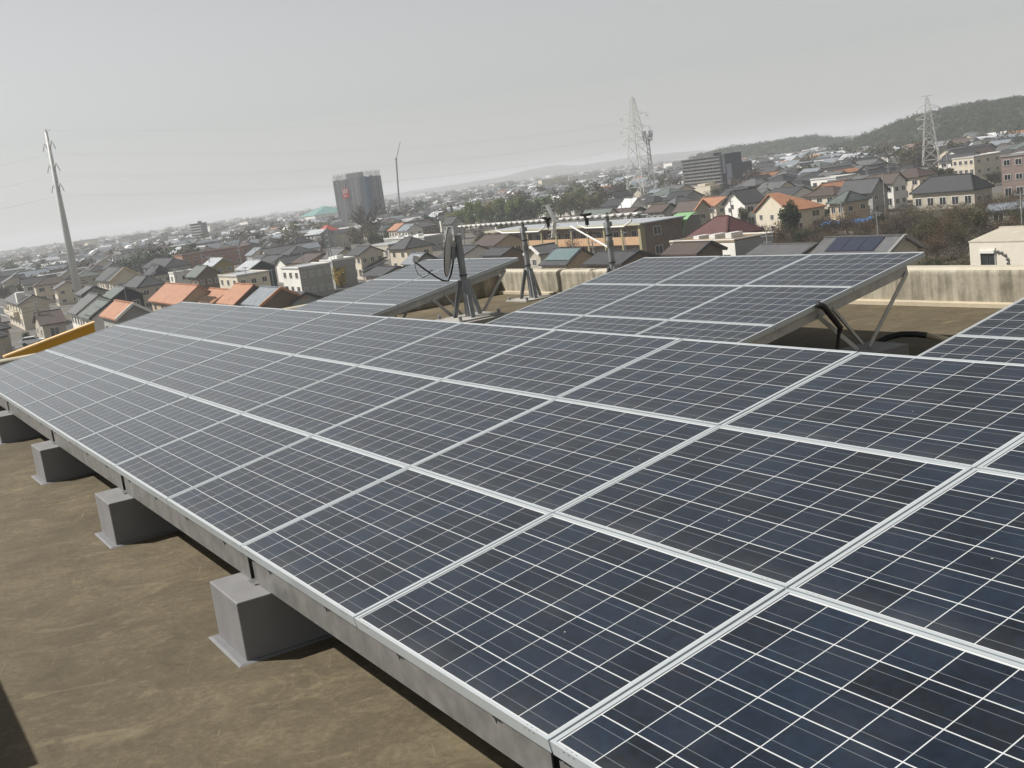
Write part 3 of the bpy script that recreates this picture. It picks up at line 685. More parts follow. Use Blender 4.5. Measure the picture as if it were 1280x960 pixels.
HOUSES = [
    ('white_balcony', -273.7, 38.0, -3, 34.6, 6.7, 5.6, 1.6, 'gable', 1),
    ('dark_lowtile', -222.5, 33.9, 87, 4.7, 13.1, 3.2, 2.0, 'gable', -1),
    ('panel_roof', -190.7, 37.8, -3, 13.0, 7.5, 5.0, 2.22, 'gable', 1),
    ('slate_behind_panel', -203.6, 38.9, -3, 10.8, 8.5, 5.2, 2.68, 'gable', 1),
    ('orange_end', -157.9, 33.6, -3, 13.9, 5.1, 6.6, 1.73, 'gable', 1),
    ('black_wall', -227.3, 48.7, -3, 12.2, 6.8, 5.4, 1.96, 'gable', 1),
    ('grey_gable', -263.3, 50.2, -3, 11.0, 5.8, 5.4, 1.46, 'gable', 1),
    ('tan_verge', -314.7, 67.7, -3, 24.8, 8.6, 5.6, 3.06, 'gable', 1),
    ('hip_grey', -257.5, 60.3, -3, 18.3, 6.3, 5.6, 2, 'hip', 1),
    ('hip_dark', -306.8, 76.1, -3, 14.9, 5.0, 5.6, 2.27, 'hip', 1),
    ('hip_long', -360.4, 92.5, -3, 35.8, 8.4, 5.5, 2.4, 'hip', 1),
    ('white_cube', -282.6, 75.9, -3, 5.5, 5.0, 6.2, 0.0, 'flat', 1),
    ('brown_wall', -257.5, 73.9, -3, 11.0, 6.0, 5.6, 2.14, 'gable', 1),
    ('olive_gable', -305.5, 92.3, -3, 13.3, 6.1, 5.6, 1.78, 'gable', 1),
    ('black_gable', -248.2, 83.2, -3, 11.3, 6.7, 5.8, 1.7, 'gable', 1),
    ('cream_flat', -228.6, 73.7, -3, 14.6, 6.6, 6.0, 0, 'flat', 1),
    ('orange_two', -197.9, 52.5, -3, 25.2, 7.6, 4.8, 2.61, 'gable', 1),
    ('orange_lattice', -182.4, 54.4, -3, 13.1, 7.2, 4.6, 1.83, 'gable', 1),
    ('orange_tall', -167.3, 53.7, -3, 10.3, 7.1, 5.0, 2.46, 'gable', 1),
    ('blueslab', -156.7, 54.0, -3, 10.1, 6.8, 5.0, 2.04, 'gable', 1),
    ('grey_next', -155.7, 57.2, -3, 9.4, 5.0, 4.6, 1.2, 'gable', 1),
    ('modern', -215.7, 82.4, -3, 11.4, 6.5, 6.2, 0, 'flat', 1),
    ('modern_long', -225.6, 93.5, -3, 7.6, 5.0, 6.0, 0.0, 'flat', 1),
    ('beige_gable', -238.4, 105.8, -3, 8.9, 6.6, 5.6, 1.64, 'gable', 1),
    ('porch_dark', -194.6, 90.4, -3, 10.5, 6.6, 3.4, 1.27, 'gable', 1),
    ('cream_hip', -233.8, 115.1, -3, 10.8, 7.3, 5.6, 2.2, 'hip', 1),
    ('pale_roof', -186.1, 93.1, -3, 6.6, 5.0, 5.0, 1.65, 'gable', 1),
    ('warehouse', -314.1, 155.8, -3, 31.0, 5.8, 4.5, 0, 'flat', 1),
    ('warehouse2', -304.4, 143.6, -3, 18.2, 8.8, 4.0, 0, 'flat', 1),
    ('trad_dark', -340.3, 184.9, -3, 8.2, 5.0, 5.6, 2.28, 'gable', 1),
    ('apartment', -192.8, 132.8, -3, 60.0, 9.4, 6.9, 0, 'flat', 1),
    ('front_dark', -172.2, 102.5, -3, 8.3, 5.0, 5.0, 1.06, 'gable', 1),
    ('tile_verge', -152.8, 98.6, 87, 4.5, 5.0, 5.4, 1.27, 'gable', -1),
    ('teal_roof', -131.1, 88.8, -3, 7.7, 5.9, 5.2, 1.87, 'gable', 1),
    ('dark_tile', -119.7, 89.0, -3, 9.6, 5.9, 5.2, 1.25, 'gable', 1),
    ('brown_r1', -229.4, 174.4, -3, 11.1, 5.2, 5.6, 1.04, 'gable', 1),
    ('brown_r2', -211.2, 170.5, -3, 8.0, 5.0, 5.6, 1.59, 'gable', 1),
    ('brown_r3', -193.6, 164.8, -3, 8.1, 5.0, 5.6, 2.18, 'gable', 1),
    ('greygreen', -224.5, 162.2, -3, 12.5, 5.0, 5.6, 2.17, 'gable', 1),
    ('white_tarp', -257.1, 197.1, -3, 6.4, 5.6, 5.6, 2.31, 'gable', 1),
    ('maroon', -137.4, 123.3, -3, 10.6, 7.7, 4.6, 2.8, 'hip', 1),
    ('white_flat', -131.9, 117.5, -3, 15.7, 7.4, 4.6, 0, 'flat', 1),
    ('small_brown', -117.3, 99.6, -3, 8.1, 5.0, 4.8, 1.32, 'gable', 1),
    ('grey_low', -97.5, 97.6, -3, 10.1, 5.0, 4.8, 0.87, 'gable', 1),
    ('solar_house', -82.4, 93.6, -3, 11.4, 5.0, 5.2, 1.52, 'gable', 1),
    ('cream_vents', -63.2, 95.0, -3, 7.6, 9, 6.2, 0.7, 'gable', -1),
    ('white_gable', -193.3, 180.1, 75, 6.0, 10.8, 5.4, 3.0, 'gable', -1),
    ('orange_big', -164.1, 164.5, 75, 8.5, 14.2, 4.6, 3.5, 'hipend', -1),
    ('blue_dark', -172.4, 195.2, -3, 10.3, 5.5, 4.6, 2.88, 'gable', 1),
    ('white_wall_dark', -174.0, 205.9, -3, 6.1, 5.0, 5.6, 2.08, 'gable', 1),
    ('hip_green', -148.3, 164.1, -3, 4.5, 7.2, 5.4, 1.8, 'hip', 1),
    ('big_trad', -151.6, 197.4, -3, 16.3, 6.2, 3.6, 3.0, 'hip', 1),
    ('brick_balcony', -144.7, 214.4, 20, 9.0, 12, 9, 0, 'flat', -1),
    ('orange_block', -349.9, 430.9, -3, 5.5, 7.6, 9, 0, 'flat', 1),
    ('cream_block', -221.0, 299.5, -3, 7.8, 12, 6, 0, 'flat', 1),
]
POLES = [
    ('p0', -221.6, 32.0, 7.7),
    ('p1', -307.3, 90.6, 8.3),
    ('p2', -294.6, 95.2, 10.0),
    ('p3', -237.0, 96.5, 12.3),
    ('p5', -357.9, 151.6, 6.5),
    ('p6', -351.3, 163.8, 7.8),
    ('p7', -287.9, 140.4, 7.8),
    ('p9', -262.5, 149.7, 6.2),
    ('p10', -154.1, 136.0, 8.3),
    ('p11', -172.2, 156.8, 8.7),
    ('p12', -110.7, 106.9, 6.2),
    ('p13', -159.8, 187.2, 8.6),
    ('p14', -101.8, 148.4, 6.2),
    ('p15', -146.8, 160.4, 5.7),
    ('flood', -397.6, 265.9, 9.6),
    ('pl', -171.7, 121.7, 4.6),
]
TREES = [
    ('evergreen', -397.6, 215.3, 7.2, 3.8),
    ('evergreen', -399.6, 220.5, 9.8, 5.1),
    ('evergreen', -389.6, 219.2, 11.0, 5.0),
    ('evergreen', -394.2, 226.6, 11.3, 5.4),
    ('evergreen', -394.5, 231.6, 10.1, 5.1),
    ('evergreen', -383.3, 229.7, 10.3, 5.3),
    ('evergreen', -368.1, 224.8, 9.2, 4.5),
    ('evergreen', -369.2, 229.8, 9.8, 5.2),
    ('evergreen', -368.2, 233.5, 8.4, 4.6),
    ('evergreen', -380.5, 245.9, 8.2, 5.1),
    ('evergreen', -370.3, 243.7, 8.5, 5.6),
    ('evergreen', -375.0, 251.8, 8.4, 5.4),
    ('evergreen', -375.7, 257.3, 8.7, 5.7),
    ('evergreen', -375.2, 262.4, 9.6, 6.4),
    ('evergreen', -370.3, 264.0, 7.6, 4.4),
    ('bare', -453.7, 205.2, 15.1, 13.8),
    ('bare', -434.1, 190.0, 6.9, 7.2),
    ('dusky', -381.8, 280.8, 9.8, 8.5),
    ('dusky', -392.3, 295.4, 10.8, 8.2),
    ('dusky', -369.8, 266.4, 7.2, 7.0),
    ('dusky', -527.6, 265.0, 8.2, 7.4),
    ('darkround', -380.3, 196.2, 9.5, 5.4),
    ('evergreen', -147.7, 148.1, 7.7, 5.2),
    ('bushgreen', -134.7, 138.4, 3.6, 4.8),
    ('bushgreen', -181.6, 168.3, 5.8, 3.1),
    ('bushgreen', -136.6, 158.1, 3.9, 3.1),
    ('bushgreen', -104.8, 142.4, 4.4, 4.6),
    ('bushgreen', -181.6, 252.6, 4.0, 4.8),
    ('bushgreen', -220.8, 286.6, 4.2, 4.7),
    ('yellow', -221.8, 92.0, 5.7, 4.0),
    ('bushgreen', -220.7, 29.1, 2.7, 1.7),
    ('thicket', -154.7, 146.1, 4.1, 5.3),
    ('thicket', -141.7, 136.5, 3.3, 4.6),
    ('thicket', -139.5, 137.1, 4.9, 5.4),
    ('thicket', -138.4, 148.4, 4.7, 6.1),
    ('thicket', -138.4, 152.4, 4.7, 5.9),
    ('thicket', -129.0, 146.7, 4.0, 5.3),
    ('thicket', -122.4, 143.7, 3.8, 5.1),
    ('thicket', -128.3, 135.7, 3.1, 5.1),
    ('thicket', -120.4, 145.2, 4.3, 4.5),
    ('thicket', -107.6, 133.1, 4.1, 4.6),
    ('thicket', -114.2, 144.1, 4.4, 5.4),
    ('thicket', -105.1, 136.0, 4.6, 5.0),
    ('thicket', -94.2, 124.3, 4.8, 4.1),
    ('thicket', -95.8, 121.7, 3.5, 4.1),
    ('thicket', -96.4, 119.0, 3.1, 3.1),
    ('thicket', -115.4, 153.2, 4.5, 5.0),
    ('thicket', -113.0, 154.5, 4.2, 5.5),
    ('thicket', -115.8, 162.7, 4.7, 5.2),
    ('thicket', -104.5, 150.7, 4.7, 4.8),
    ('thicket', -125.5, 163.4, 3.8, 5.4),
    ('thicket', -129.7, 160.5, 3.3, 4.9),
    ('thicket', -136.2, 162.1, 2.8, 4.2),
    ('thicket', -99.0, 141.3, 3.4, 4.5),
    ('thicket', -120.0, 134.7, 2.9, 4.2),
    ('thicket', -174.0, 151.4, 4.2, 4.8),
    ('thicket', -102.2, 141.9, 2.7, 4.1),
    ('dusky', -364.7, 125.4, 8.5, 5.3),
    ('dusky', -361.8, 130.5, 8.5, 5.8),
    ('dusky', -358.7, 133.8, 8.5, 5.3),
    ('dusky', -355.8, 138.9, 6.9, 4.8),
    ('dusky', -355.3, 142.4, 8.5, 4.8),
    ('dusky', -355.5, 118.4, 7.7, 4.6),
]
PYLON = (-368.9, 288.6, 42.9)  # distance 471
PYLON2 = (-266.2, 335.7, 26.0)  # distance 431
MONOPOLE = (-316.3, 57.2, 45.4)  # distance 324
CELLTOWER = (-422.0, 336.6, 29.4)  # distance 543
TOWER = (-624.4, 279.5, 32.8)  # distance 687
CRANE = (-661.3, 321.9, 39.3)  # distance 739
SLAB = (-364.4, 321.1, 17.1)  # distance 489
STOWER = (-785.5, 229.8, 16.0)  # distance 821

HD = {h[0]: h[1:] for h in HOUSES}
M_OV = mat('orange_verge', (0.42, 0.19, 0.09), 0.7, 0.1, 1); M_TV = mat('tan_verge', (0.52, 0.40, 0.22), 0.7, 0.1, 1); M_WV = mat('white_verge', (0.66, 0.64, 0.6), 0.7, 0.1, 1); M_GVG = mat('grey_verge', (0.20, 0.195, 0.185), 0.7, 0.1, 1); M_DV = mat('dark_verge', (0.03, 0.03, 0.03), 0.7, 0.1, 1)
LOOK = {
 'white_balcony': ('house', 'cream two-storey house with balcony at the left picture edge, big grey end wall', 'cream', 'grey', (5, 2), (0, 0), dict(balcony=True)),
 'dark_lowtile': ('house', 'low house with a broad dark tiled roof behind the yellow fin wall', 'beige', 'brown', (1, 1), (2, 1), dict()),
 'panel_roof': ('house', 'house with grey metal roof and dark roof panel above the yellow fin wall', 'white', 'green', (3, 1), (0, 0), dict(verge=M_DV, gwall=None)),
 'slate_behind_panel': ('house', 'grey-roofed house between the steel monopole and the roof-panel house', 'white', 'grey', (3, 1), (1, 1), dict()),
 'orange_end': ('house', 'small orange-roofed house nearest the yellow fin wall, grey gable', 'grey', 'orange', (3, 1), (1, 1), dict(verge=M_WV)),
 'black_wall': ('house', 'black-walled house with grey-green roof behind the small orange-roofed house', 'black', 'green', (2, 1), (2, 1), dict()),
 'grey_gable': ('house', 'grey-gabled house standing right against the foot of the monopole', 'grey', 'grey', (2, 1), (1, 1), dict(verge=M_DV)),
 'tan_verge': ('house', 'long cream house with tan gable edge behind the monopole foot', 'cream', 'dark', (6, 1), (2, 1), dict(verge=M_TV)),
 'hip_grey': ('house', 'grey hip-roofed house in front of the dark slab of offices', 'beige', 'dark', (3, 1), (2, 1), dict()),
 'hip_dark': ('house', 'small dark hip-roofed house behind the white cube house', 'beige', 'black', (2, 1), (2, 1), dict()),
 'hip_long': ('house', 'long black hip roof in front of the brick-coloured row', 'grey', 'black', (5, 1), (2, 1), dict()),
 'white_cube': ('house', 'small bright white cube house among dark roofs', 'white', 'white', (1, 1), (1, 1), dict()),
 'brown_wall': ('house', 'brown-walled gabled house behind the orange roofs, small windows', 'brown', 'green', (2, 1), (3, 1), dict()),
 'olive_gable': ('house', 'house with olive gable and pale roof behind the brown-walled house', 'olive', 'pale', (2, 1), (2, 1), dict()),
 'black_gable': ('house', 'black-gabled house with pale grey roof left of the modern white house', 'black', 'pale', (2, 1), (1, 1), dict()),
 'cream_flat': ('house', 'flat-roofed cream and grey house behind the orange roofs', 'cream', 'pale', (3, 1), (3, 1), dict()),
 'orange_two': ('house', 'orange-roofed long house with tan gable, left of the lattice roof', 'tan', 'orange', (4, 1), (1, 1), dict()),
 'orange_lattice': ('house', 'orange-roofed house with a brown lattice pergola on its roof', 'tan', 'orange', (3, 1), (1, 1), dict()),
 'orange_tall': ('house', 'tallest deep orange roof, between lattice roof and blue slab roof', 'brown', 'orange', (2, 1), (0, 0), dict()),
 'blueslab': ('house', 'house with a blue-grey slab roof edged in orange', 'brown', 'bluegrey', (2, 1), (0, 0), dict(verge=M_OV)),
 'grey_next': ('house', 'low grey-roofed house right beside the blue slab roof', 'grey', 'grey', (2, 1), (0, 0), dict(verge=M_DV)),
 'modern': ('house', 'modern flat-roofed house with bright white front and grey side', 'white', 'pale', (3, 1), (4, 1), dict(gwall='grey')),
 'modern_long': ('house', 'grey flat-roofed block adjoining the modern white house', 'grey', 'white', (1, 1), (0, 0), dict()),
 'beige_gable': ('house', 'beige two-storey gabled house with cream front, below the big bare tree', 'cream', 'dark', (3, 1), (3, 1), dict()),
 'porch_dark': ('house', 'low dark-roofed annex in front of the beige gabled house', 'beige', 'dark', (2, 1), (1, 1), dict(verge=M_DV)),
 'cream_hip': ('house', 'cream house with dark hip roof beyond the beige gabled house', 'cream', 'dark', (2, 1), (2, 1), dict()),
 'pale_roof': ('house', 'house with pale blue-grey roof directly behind the satellite dish', 'grey', 'bluegrey', (2, 1), (0, 0), dict(verge=M_DV)),
 'warehouse': ('warehouse', 'long low warehouse with a pale flat roof behind the dish', 'grey', 'white', (12, 1), (3, 1), dict(storeys=1)),
 'warehouse2': ('warehouse', 'pale flat-roofed shed at the foot of the big bare tree', 'beige', 'pale', (5, 1), (2, 1), dict(storeys=1)),
 'trad_dark': ('house', 'traditional house with black tiled roof just above the dish', 'grey', 'black', (3, 1), (1, 1), dict()),
 'front_dark': ('house', 'low dark-roofed house in front of the tan-balcony apartment block', 'brown', 'dark', (2, 1), (0, 0), dict()),
 'tile_verge': ('house', 'small tiled house with white gable edge beside the teal-roofed house', 'beige', 'grey', (1, 1), (1, 1), dict(verge=M_WV)),
 'teal_roof': ('house', 'tan house with teal solar collector roof in front of the apartment block', 'tan', 'dark', (2, 1), (1, 1), dict()),
 'dark_tile': ('house', 'dark-tiled house right behind the partly hidden antenna mast', 'brown', 'dark', (3, 1), (1, 1), dict(verge=M_DV)),
 'brown_r1': ('house', 'brown-roofed house behind the apartment block, in front of the white-roofed shed', 'grey', 'brown', (3, 1), (1, 1), dict(verge=M_DV)),
 'brown_r2': ('house', 'brown-roofed house behind the apartment block, in front of the tall pylon', 'grey', 'brown', (3, 1), (1, 1), dict(verge=M_DV)),
 'brown_r3': ('house', 'brown-roofed house with orange gable trim behind the green canopy', 'beige', 'brown', (3, 1), (1, 1), dict(verge=M_OV)),
 'greygreen': ('house', 'pale-gabled house with grey-green roof behind the yellow apartment eaves', 'cream', 'green', (3, 1), (2, 1), dict()),
 'white_tarp': ('shed', 'shed with a tilted bright white roof at the foot of the tall pylon', 'white', 'white', (1, 1), (1, 1), dict(storeys=1)),
 'maroon': ('house', 'maroon hip-roofed house beside the green canopy', 'brown', 'maroon', (2, 1), (1, 1), dict()),
 'white_flat': ('building', 'white flat-roofed building with grey side behind the nine-panel array', 'white', 'tan', (4, 1), (3, 1), dict(gwall='grey', storeys=1)),
 'small_brown': ('house', 'small brown-roofed house peeping over the top of the nine-panel array', 'brown', 'brown', (2, 1), (1, 1), dict(verge=M_DV)),
 'grey_low': ('house', 'long low grey tiled roof just over the top of the nine-panel array', 'beige', 'grey', (3, 1), (1, 1), dict(verge=M_DV)),
 'solar_house': ('house', 'grey-roofed house with blue solar panels on its roof', 'beige', 'grey', (3, 1), (1, 1), dict(verge=M_GVG)),
 'white_gable': ('house', 'white steep-gabled house with dark roof left of the big orange roof', 'white', 'dark', (2, 1), (2, 1), dict(verge=M_DV)),
 'orange_big': ('house', 'large orange-roofed house with cream gable behind the round evergreen', 'cream', 'orange', (2, 1), (3, 1), dict()),
 'blue_dark': ('house', 'house with large dark blue-grey roof beyond the brown thicket', 'grey', 'dark', (3, 1), (2, 1), dict()),
 'white_wall_dark': ('house', 'dark maroon-roofed house with white lower wall near the thin light pole', 'white', 'brown', (2, 1), (2, 1), dict()),
 'hip_green': ('house', 'yellow-walled house with grey-green hip roof above the thicket', 'tan', 'green', (2, 1), (2, 1), dict()),
 'big_trad': ('house', 'large traditional house with broad black tiled hip roof under the far pylon', 'beige', 'black', (5, 1), (2, 1), dict(storeys=1)),
 'brick_balcony': ('apartment block', 'brown-pink balcony apartment block at the right picture edge', 'pink', 'pale', (4, 1), (3, 1), dict()),
 'orange_block': ('building', 'orange-brown brick block below the wooded hill, left of the far pylon', 'brick', 'pale', (3, 1), (3, 1), dict()),
 'cream_block': ('building', 'cream flat-roofed block right of the far pylon', 'cream', 'pale', (4, 1), (3, 1), dict()),
}
BUILT = {}
FOOT = []
for hid, (x, y, yaw, L, W, ze, rise, kind, s) in HD.items():
    FOOT.append((x, y, max(L, W)/2 + 1.0))
    if hid in ('apartment', 'cream_vents'): continue
    cat, lab, wl, rf, wf, wg, kw = LOOK[hid]
    nm = {'house': 'house', 'warehouse': 'warehouse', 'shed': 'shed', 'building': 'flat_roofed_building', 'apartment block': 'apartment_block'}[cat]
    BUILT[hid] = house(nm, lab, cat, x, y, yaw, L, W, ze, rise, kind, s, wl, rf, wf, wg, **kw) + (L, W, ze, rise, s)

def on_roof(hid, name, m, u0, u1, v0, v1, th=0.08, lift=0.04, slats=0):
    """flat piece on the front slope of a gable roof; u along the ridge 0..1 (0 at the hidden end), v up the slope 0..1"""
    r, rf, L, W, ze, rise, s = BUILT[hid]
    n = Vector((0, -rise, W/2)).normalized()
    def P(u, v): return Vector((-s*L/2 + s*L*u, -W/2*(1 - v), ze + rise*v)) + n*lift
    m_ = MB()
    if slats:
        for k in range(slats):
            u = u0 + (u1 - u0)*k/(slats - 1); m_.bar(P(u, v0) + n*.3, P(u, v1) + n*.3, 0.12, 0.12)
        for v in (v0, v1): m_.bar(P(u0, v) + n*.2, P(u1, v) + n*.2, 0.14, 0.14)
    else:
        q = [P(u0, v0), P(u1, v0), P(u1, v1), P(u0, v1)]; m_.prism(q, n*th)
    return m_.build(name, [m], rf)
on_roof('panel_roof', 'roof_panel', M_DV, 0.42, 0.97, 0.10, 0.62, 0.05)
on_roof('panel_roof', 'roof_panel', ROOF['green'], 0.45, 0.94, 0.15, 0.57, 0.06, 0.08)
on_roof('orange_lattice', 'pergola', WALL['brown'], 0.45, 0.95, 0.05, 0.40, slats=12)
teal = roofmat('teal_collector', (0.16, 0.235, 0.24), 0.62, 0.6, 'X', 0.4)
on_roof('teal_roof', 'solar_collector', teal, 0.12, 0.97, 0.25, 0.95, 0.1)
for k in range(3):
    on_roof('solar_house', 'roof_solar_panel', M_SOLAR, 0.18 + k*0.205, 0.378 + k*0.205, 0.14, 0.90, 0.07)
r, rf, L, W, ze, rise, s = BUILT['white_balcony']
mb = MB(); mb.box(s*(L/2) - 6.2, s*(L/2) - 3.4, -W/2 + .4, -W/2 + 2.2, ze, ze + 2.3); mb.build('dormer', [WALL['white']], rf)
r, rf, L, W, ze, rise, s = BUILT['black_wall']
mb = MB(); mb.prism([(L/2*s - 3, -W/2 - 2.6, 4.1), (L/2*s - 3, -W/2 + .6, 4.1), (L/2*s - 3, -W/2 - 1.0, 5.3)], (s*4.4, 0, 0)); mb.build('porch_roof', [ROOF['black']], r)
mb = MB(); mb.box(L/2*s - 2.7, L/2*s + 1.0, -W/2 - 2.2, -W/2 + .3, 0, 4.1); mb.build('porch', [WALL['black']], r)
r, rf, L, W, ze, rise, s = BUILT['beige_gable']
for k, (dx, dz, dy) in enumerate(((1.6, 3.6, 0.4), (3.4, 3.0, -0.6))):
    mb = MB(); mb.prism([(s*(L/2 + dx - 1.9), -W/2 + dy, dz - 1.0), (s*(L/2 + dx - 1.9), W/2 + dy - .6, dz + .7), (s*(L/2 + dx - 1.9), W/2 + dy - .6, dz + .52), (s*(L/2 + dx - 1.9), -W/2 + dy, dz - 1.18)], (s*1.8, 0, 0)); mb.build('lean_to_roof', [ROOF['black']], r)
    mb = MB(); mb.box(*sorted((s*(L/2 + dx - 1.8), s*(L/2 + dx - .25))), -W/2 + dy + .3, W/2 + dy - .8, 0, dz - 1.02); mb.build('lean_to_wall', [WALL['beige']], r)
for hid, zz in (('warehouse', 0), ('modern_long', 0), ('white_flat', 0)):
    r, rf, L, W, ze, rise, s = BUILT[hid]
    for k in range(3):
        mb = MB(); mb.box(-L*.3 + k*L*.25, -L*.3 + k*L*.25 + 1.4, -W*.2, W*.1, ze, ze + 0.5 + .15*k); mb.build('roof_unit', [M_WFR], rf)

for hid in ('orange_end', 'orange_two', 'orange_tall', 'blueslab', 'black_gable', 'beige_gable', 'hip_grey', 'brown_wall', 'cream_hip', 'teal_roof', 'dark_tile', 'brown_r1', 'brown_r2', 'orange_big', 'blue_dark', 'hip_green', 'solar_house', 'tan_verge', 'slate_behind_panel'):
    r, rf, L, W, ze, rise, s = BUILT[hid]; mb = MB(); b_ = Vector((s*L*.18, 0, ze + rise)); mb.bar(b_, b_ + Vector((0, 0, 2.6)), .07, .07); mb.bar(b_ + Vector((-.9, .2, 2.4)), b_ + Vector((.9, -.2, 2.4)), .05, .05)
    for q in (-.8, -.4, 0, .4, .8): mb.bar(b_ + Vector((q, -.35, 2.45)), b_ + Vector((q, .35, 2.45)), .035, .035)
    mb.build('roof_aerial', [M_GALVD], rf)
# apartment block with open corridors, olive pillars, tan parapets and an arched green canopy
x, y, yaw, L, W, ze, rise, kind, s = HD['apartment']
ap = thing('apartment_block', 'long two-storey apartment block with tan balcony fronts, olive pillars and brick end', 'apartment block', (x, y, ZG), R_(yaw))
M_OL = mat('olive_yellow_pillar', (0.28, 0.25, 0.145), 0.8, 0.1, 0.8); M_TANP = mat('tan_parapet', (0.47, 0.30, 0.175), 0.8, 0.08, 1); M_BRK = roofmat('brown_brick', (0.21, 0.15, 0.11), 0.3, 0.35, 'Z', 0.85)
mb = MB(); mb.box(-L/2, L/2 - .3, -W/2 + 1.7, W/2, 0, ze - .35); mb.build('wall', [mat('corridor_wall', (0.27, 0.20, 0.15), 0.85, 0.15, 0.5)], ap)
mb = MB(); mb.box(L/2 - .3, L/2, -W/2 + 0.9, W/2, 0, ze - .35); mb.build('end_wall', [M_BRK], ap)
mb = MB(); mb.box(-L/2, L/2 - 0.3, -W/2 + .12, -W/2 + 1.7, 3.0, 3.2); mb.build('corridor_floor', [M_CONC], ap)
mb = MB(); mb.prism([(-L/2 - .5, -W/2 - .5, ze - .3), (-L/2 - .5, W/2 + .4, ze - .26), (-L/2 - .5, W/2 + .4, ze - 0.06), (-L/2 - .5, -W/2 - .5, ze - .08)], (L + 1.3, 0, 0)); rfa = mb.build('roof', [ROOF['pale']], ap)
mb = MB(); mb.box(-L/2 - .55, L/2 + .85, -W/2 - .62, -W/2 - .5, ze - .42, ze - .06); mb.build('eaves_fascia', [mat('cream_fascia', (0.42, 0.395, 0.28), 0.7, 0.08, 1)], rfa)
nc = 10
for k in range(nc + 1):
    xx = -L/2 + .2 + (L - 0.4)*k/nc
    mb = MB(); wd = .24 if k < nc else .55
    mb.box(xx - wd, xx + wd*(.35 if k == nc else 1), -W/2 - .1, -W/2 + (.35 if k < nc else 1.0), 0, ze - .42); mb.build('pillar', [M_OL], ap)
for k in range(nc):
    xa = -L/2 + .2 + (L - 0.4)*k/nc + .24; xb = -L/2 + .2 + (L - 0.4)*(k + 1)/nc - .24 - (.31 if k == nc - 1 else 0)
    mb = MB(); mb.box(xa, xb, -W/2, -W/2 + .12, 2.85, 4.35); mb.build('balcony_front', [M_TANP], ap)
    for zc in (1.35, 4.6):
        window(ap, (xa + 1.3, -W/2 + 1.7, zc), (0, -1, 0), 1.7, 1.5 if zc > 2 else 1.3)
        window(ap, (xa + 3.9, -W/2 + 1.7, zc), (0, -1, 0), 1.1, 2.0 if zc > 2 else 1.9, True)
for zc in (1.5, 5.0): window(ap, (L/2, -W/2 + 3.6, zc), (1, 0, 0), 1.7, 1.6)
mb = MB(); mb.box(L/2 - 7, L/2 - 1.2, W/2 + .003, W/2 + 5.2, 0, 6.6); mb.build('stair_block', [mat('stair_grey', (0.20, 0.185, 0.16), 0.85, 0.1, 1)], ap)
mb = MB(); nseg = 12; R0, R1 = 3.6, 3.75
for k in range(nseg):
    t0, t1 = math.pi/2*k/nseg, math.pi/2*(k + 1)/nseg
    q = lambda R, t, xx: (xx, W/2 + 3.55 - R*math.cos(t) - .0, 3.4 + R*math.sin(t))
    mb.hexa([q(R0, t0, L/2 - 5.2), q(R0, t0, L/2 + .3), q(R0, t1, L/2 + .3), q(R0, t1, L/2 - 5.2), q(R1, t0, L/2 - 5.2), q(R1, t0, L/2 + .3), q(R1, t1, L/2 + .3), q(R1, t1, L/2 - 5.2)])
mb.build('arched_canopy', [mat('pale_green_canopy', (0.17, 0.33, 0.155), 0.5, 0.06, 1)], ap)
mb = MB(); mb.box(L/2 + .003, L/2 + .03, W/2 - 2.6, W/2 - .2, .2, 2.9); mb.build('entrance', [M_HOLE], ap)

# cream tiled building with round vents at the right
x, y, yaw, L, W, ze, rise, kind, s = HD['cream_vents']
L2 = 14.0; yr = R_(yaw); corner = Vector((x, y, 0)) + Vector((math.cos(yr), math.sin(yr), 0))*(s*L/2)   # keep the visible corner
cx = corner - Vector((math.cos(yr), math.sin(yr), 0))*(s*L2/2)
cb = thing('tiled_house', 'cream tiled house wall with a shuttered window and an arc of round vents', 'house', (cx.x, cx.y, ZG), yr)
mb = MB(); mb.prism([(-L2/2, -W/2, 0), (-L2/2, W/2, 0), (-L2/2, W/2, ze - .1), (-L2/2, 0, ze + rise - .25), (-L2/2, -W/2, ze - .02)], (L2, 0, 0)); mb.build('wall', [mat('cream_tile', (0.56, 0.52, 0.44), 0.7, 0.06, 2.0)], cb)
rfc = gable_mb(L2 + .2, W + .06, ze, rise, th=.10).build('roof', [WALL['beige']], cb)
mb = MB(); mb.box(-1.0, 2.0, -W/2 + 1.0, -W/2 + 2.4, ze + .2, ze + .75); mb.build('roof_hatch', [M_WFR], rfc)
sx = s*L2/2
window(cb, (sx - s*2.0, -W/2, 3.55 + 0.95), (0, -1, 0), 1.55, 1.2, True, True)
for k, (dx, dz) in enumerate(((3.15, 5.2), (3.55, 5.1), (3.92, 4.88), (4.16, 4.52), (4.2, 4.15))):
    mb = MB(); c_ = Vector((sx - s*dx, -W/2 - .05, dz)); mb.tube([c_ + Vector((0, .04, 0)), c_ - Vector((0, .08, 0))], [.17, .13], 14); v_ = mb.build('vent_cap', [M_GALV], cb)
    MB().tube([c_ - Vector((0, .081, .03)), c_ - Vector((0, .086, .03))], .09, 12).build('vent_mouth', [M_HOLE], v_)
mb = MB(); mb.tube([(sx - s*2.85, -W/2 - .06, 0), (sx - s*2.85, -W/2 - .06, ze - .6)], .04, 8); mb.build('downpipe', [M_WFR], cb)
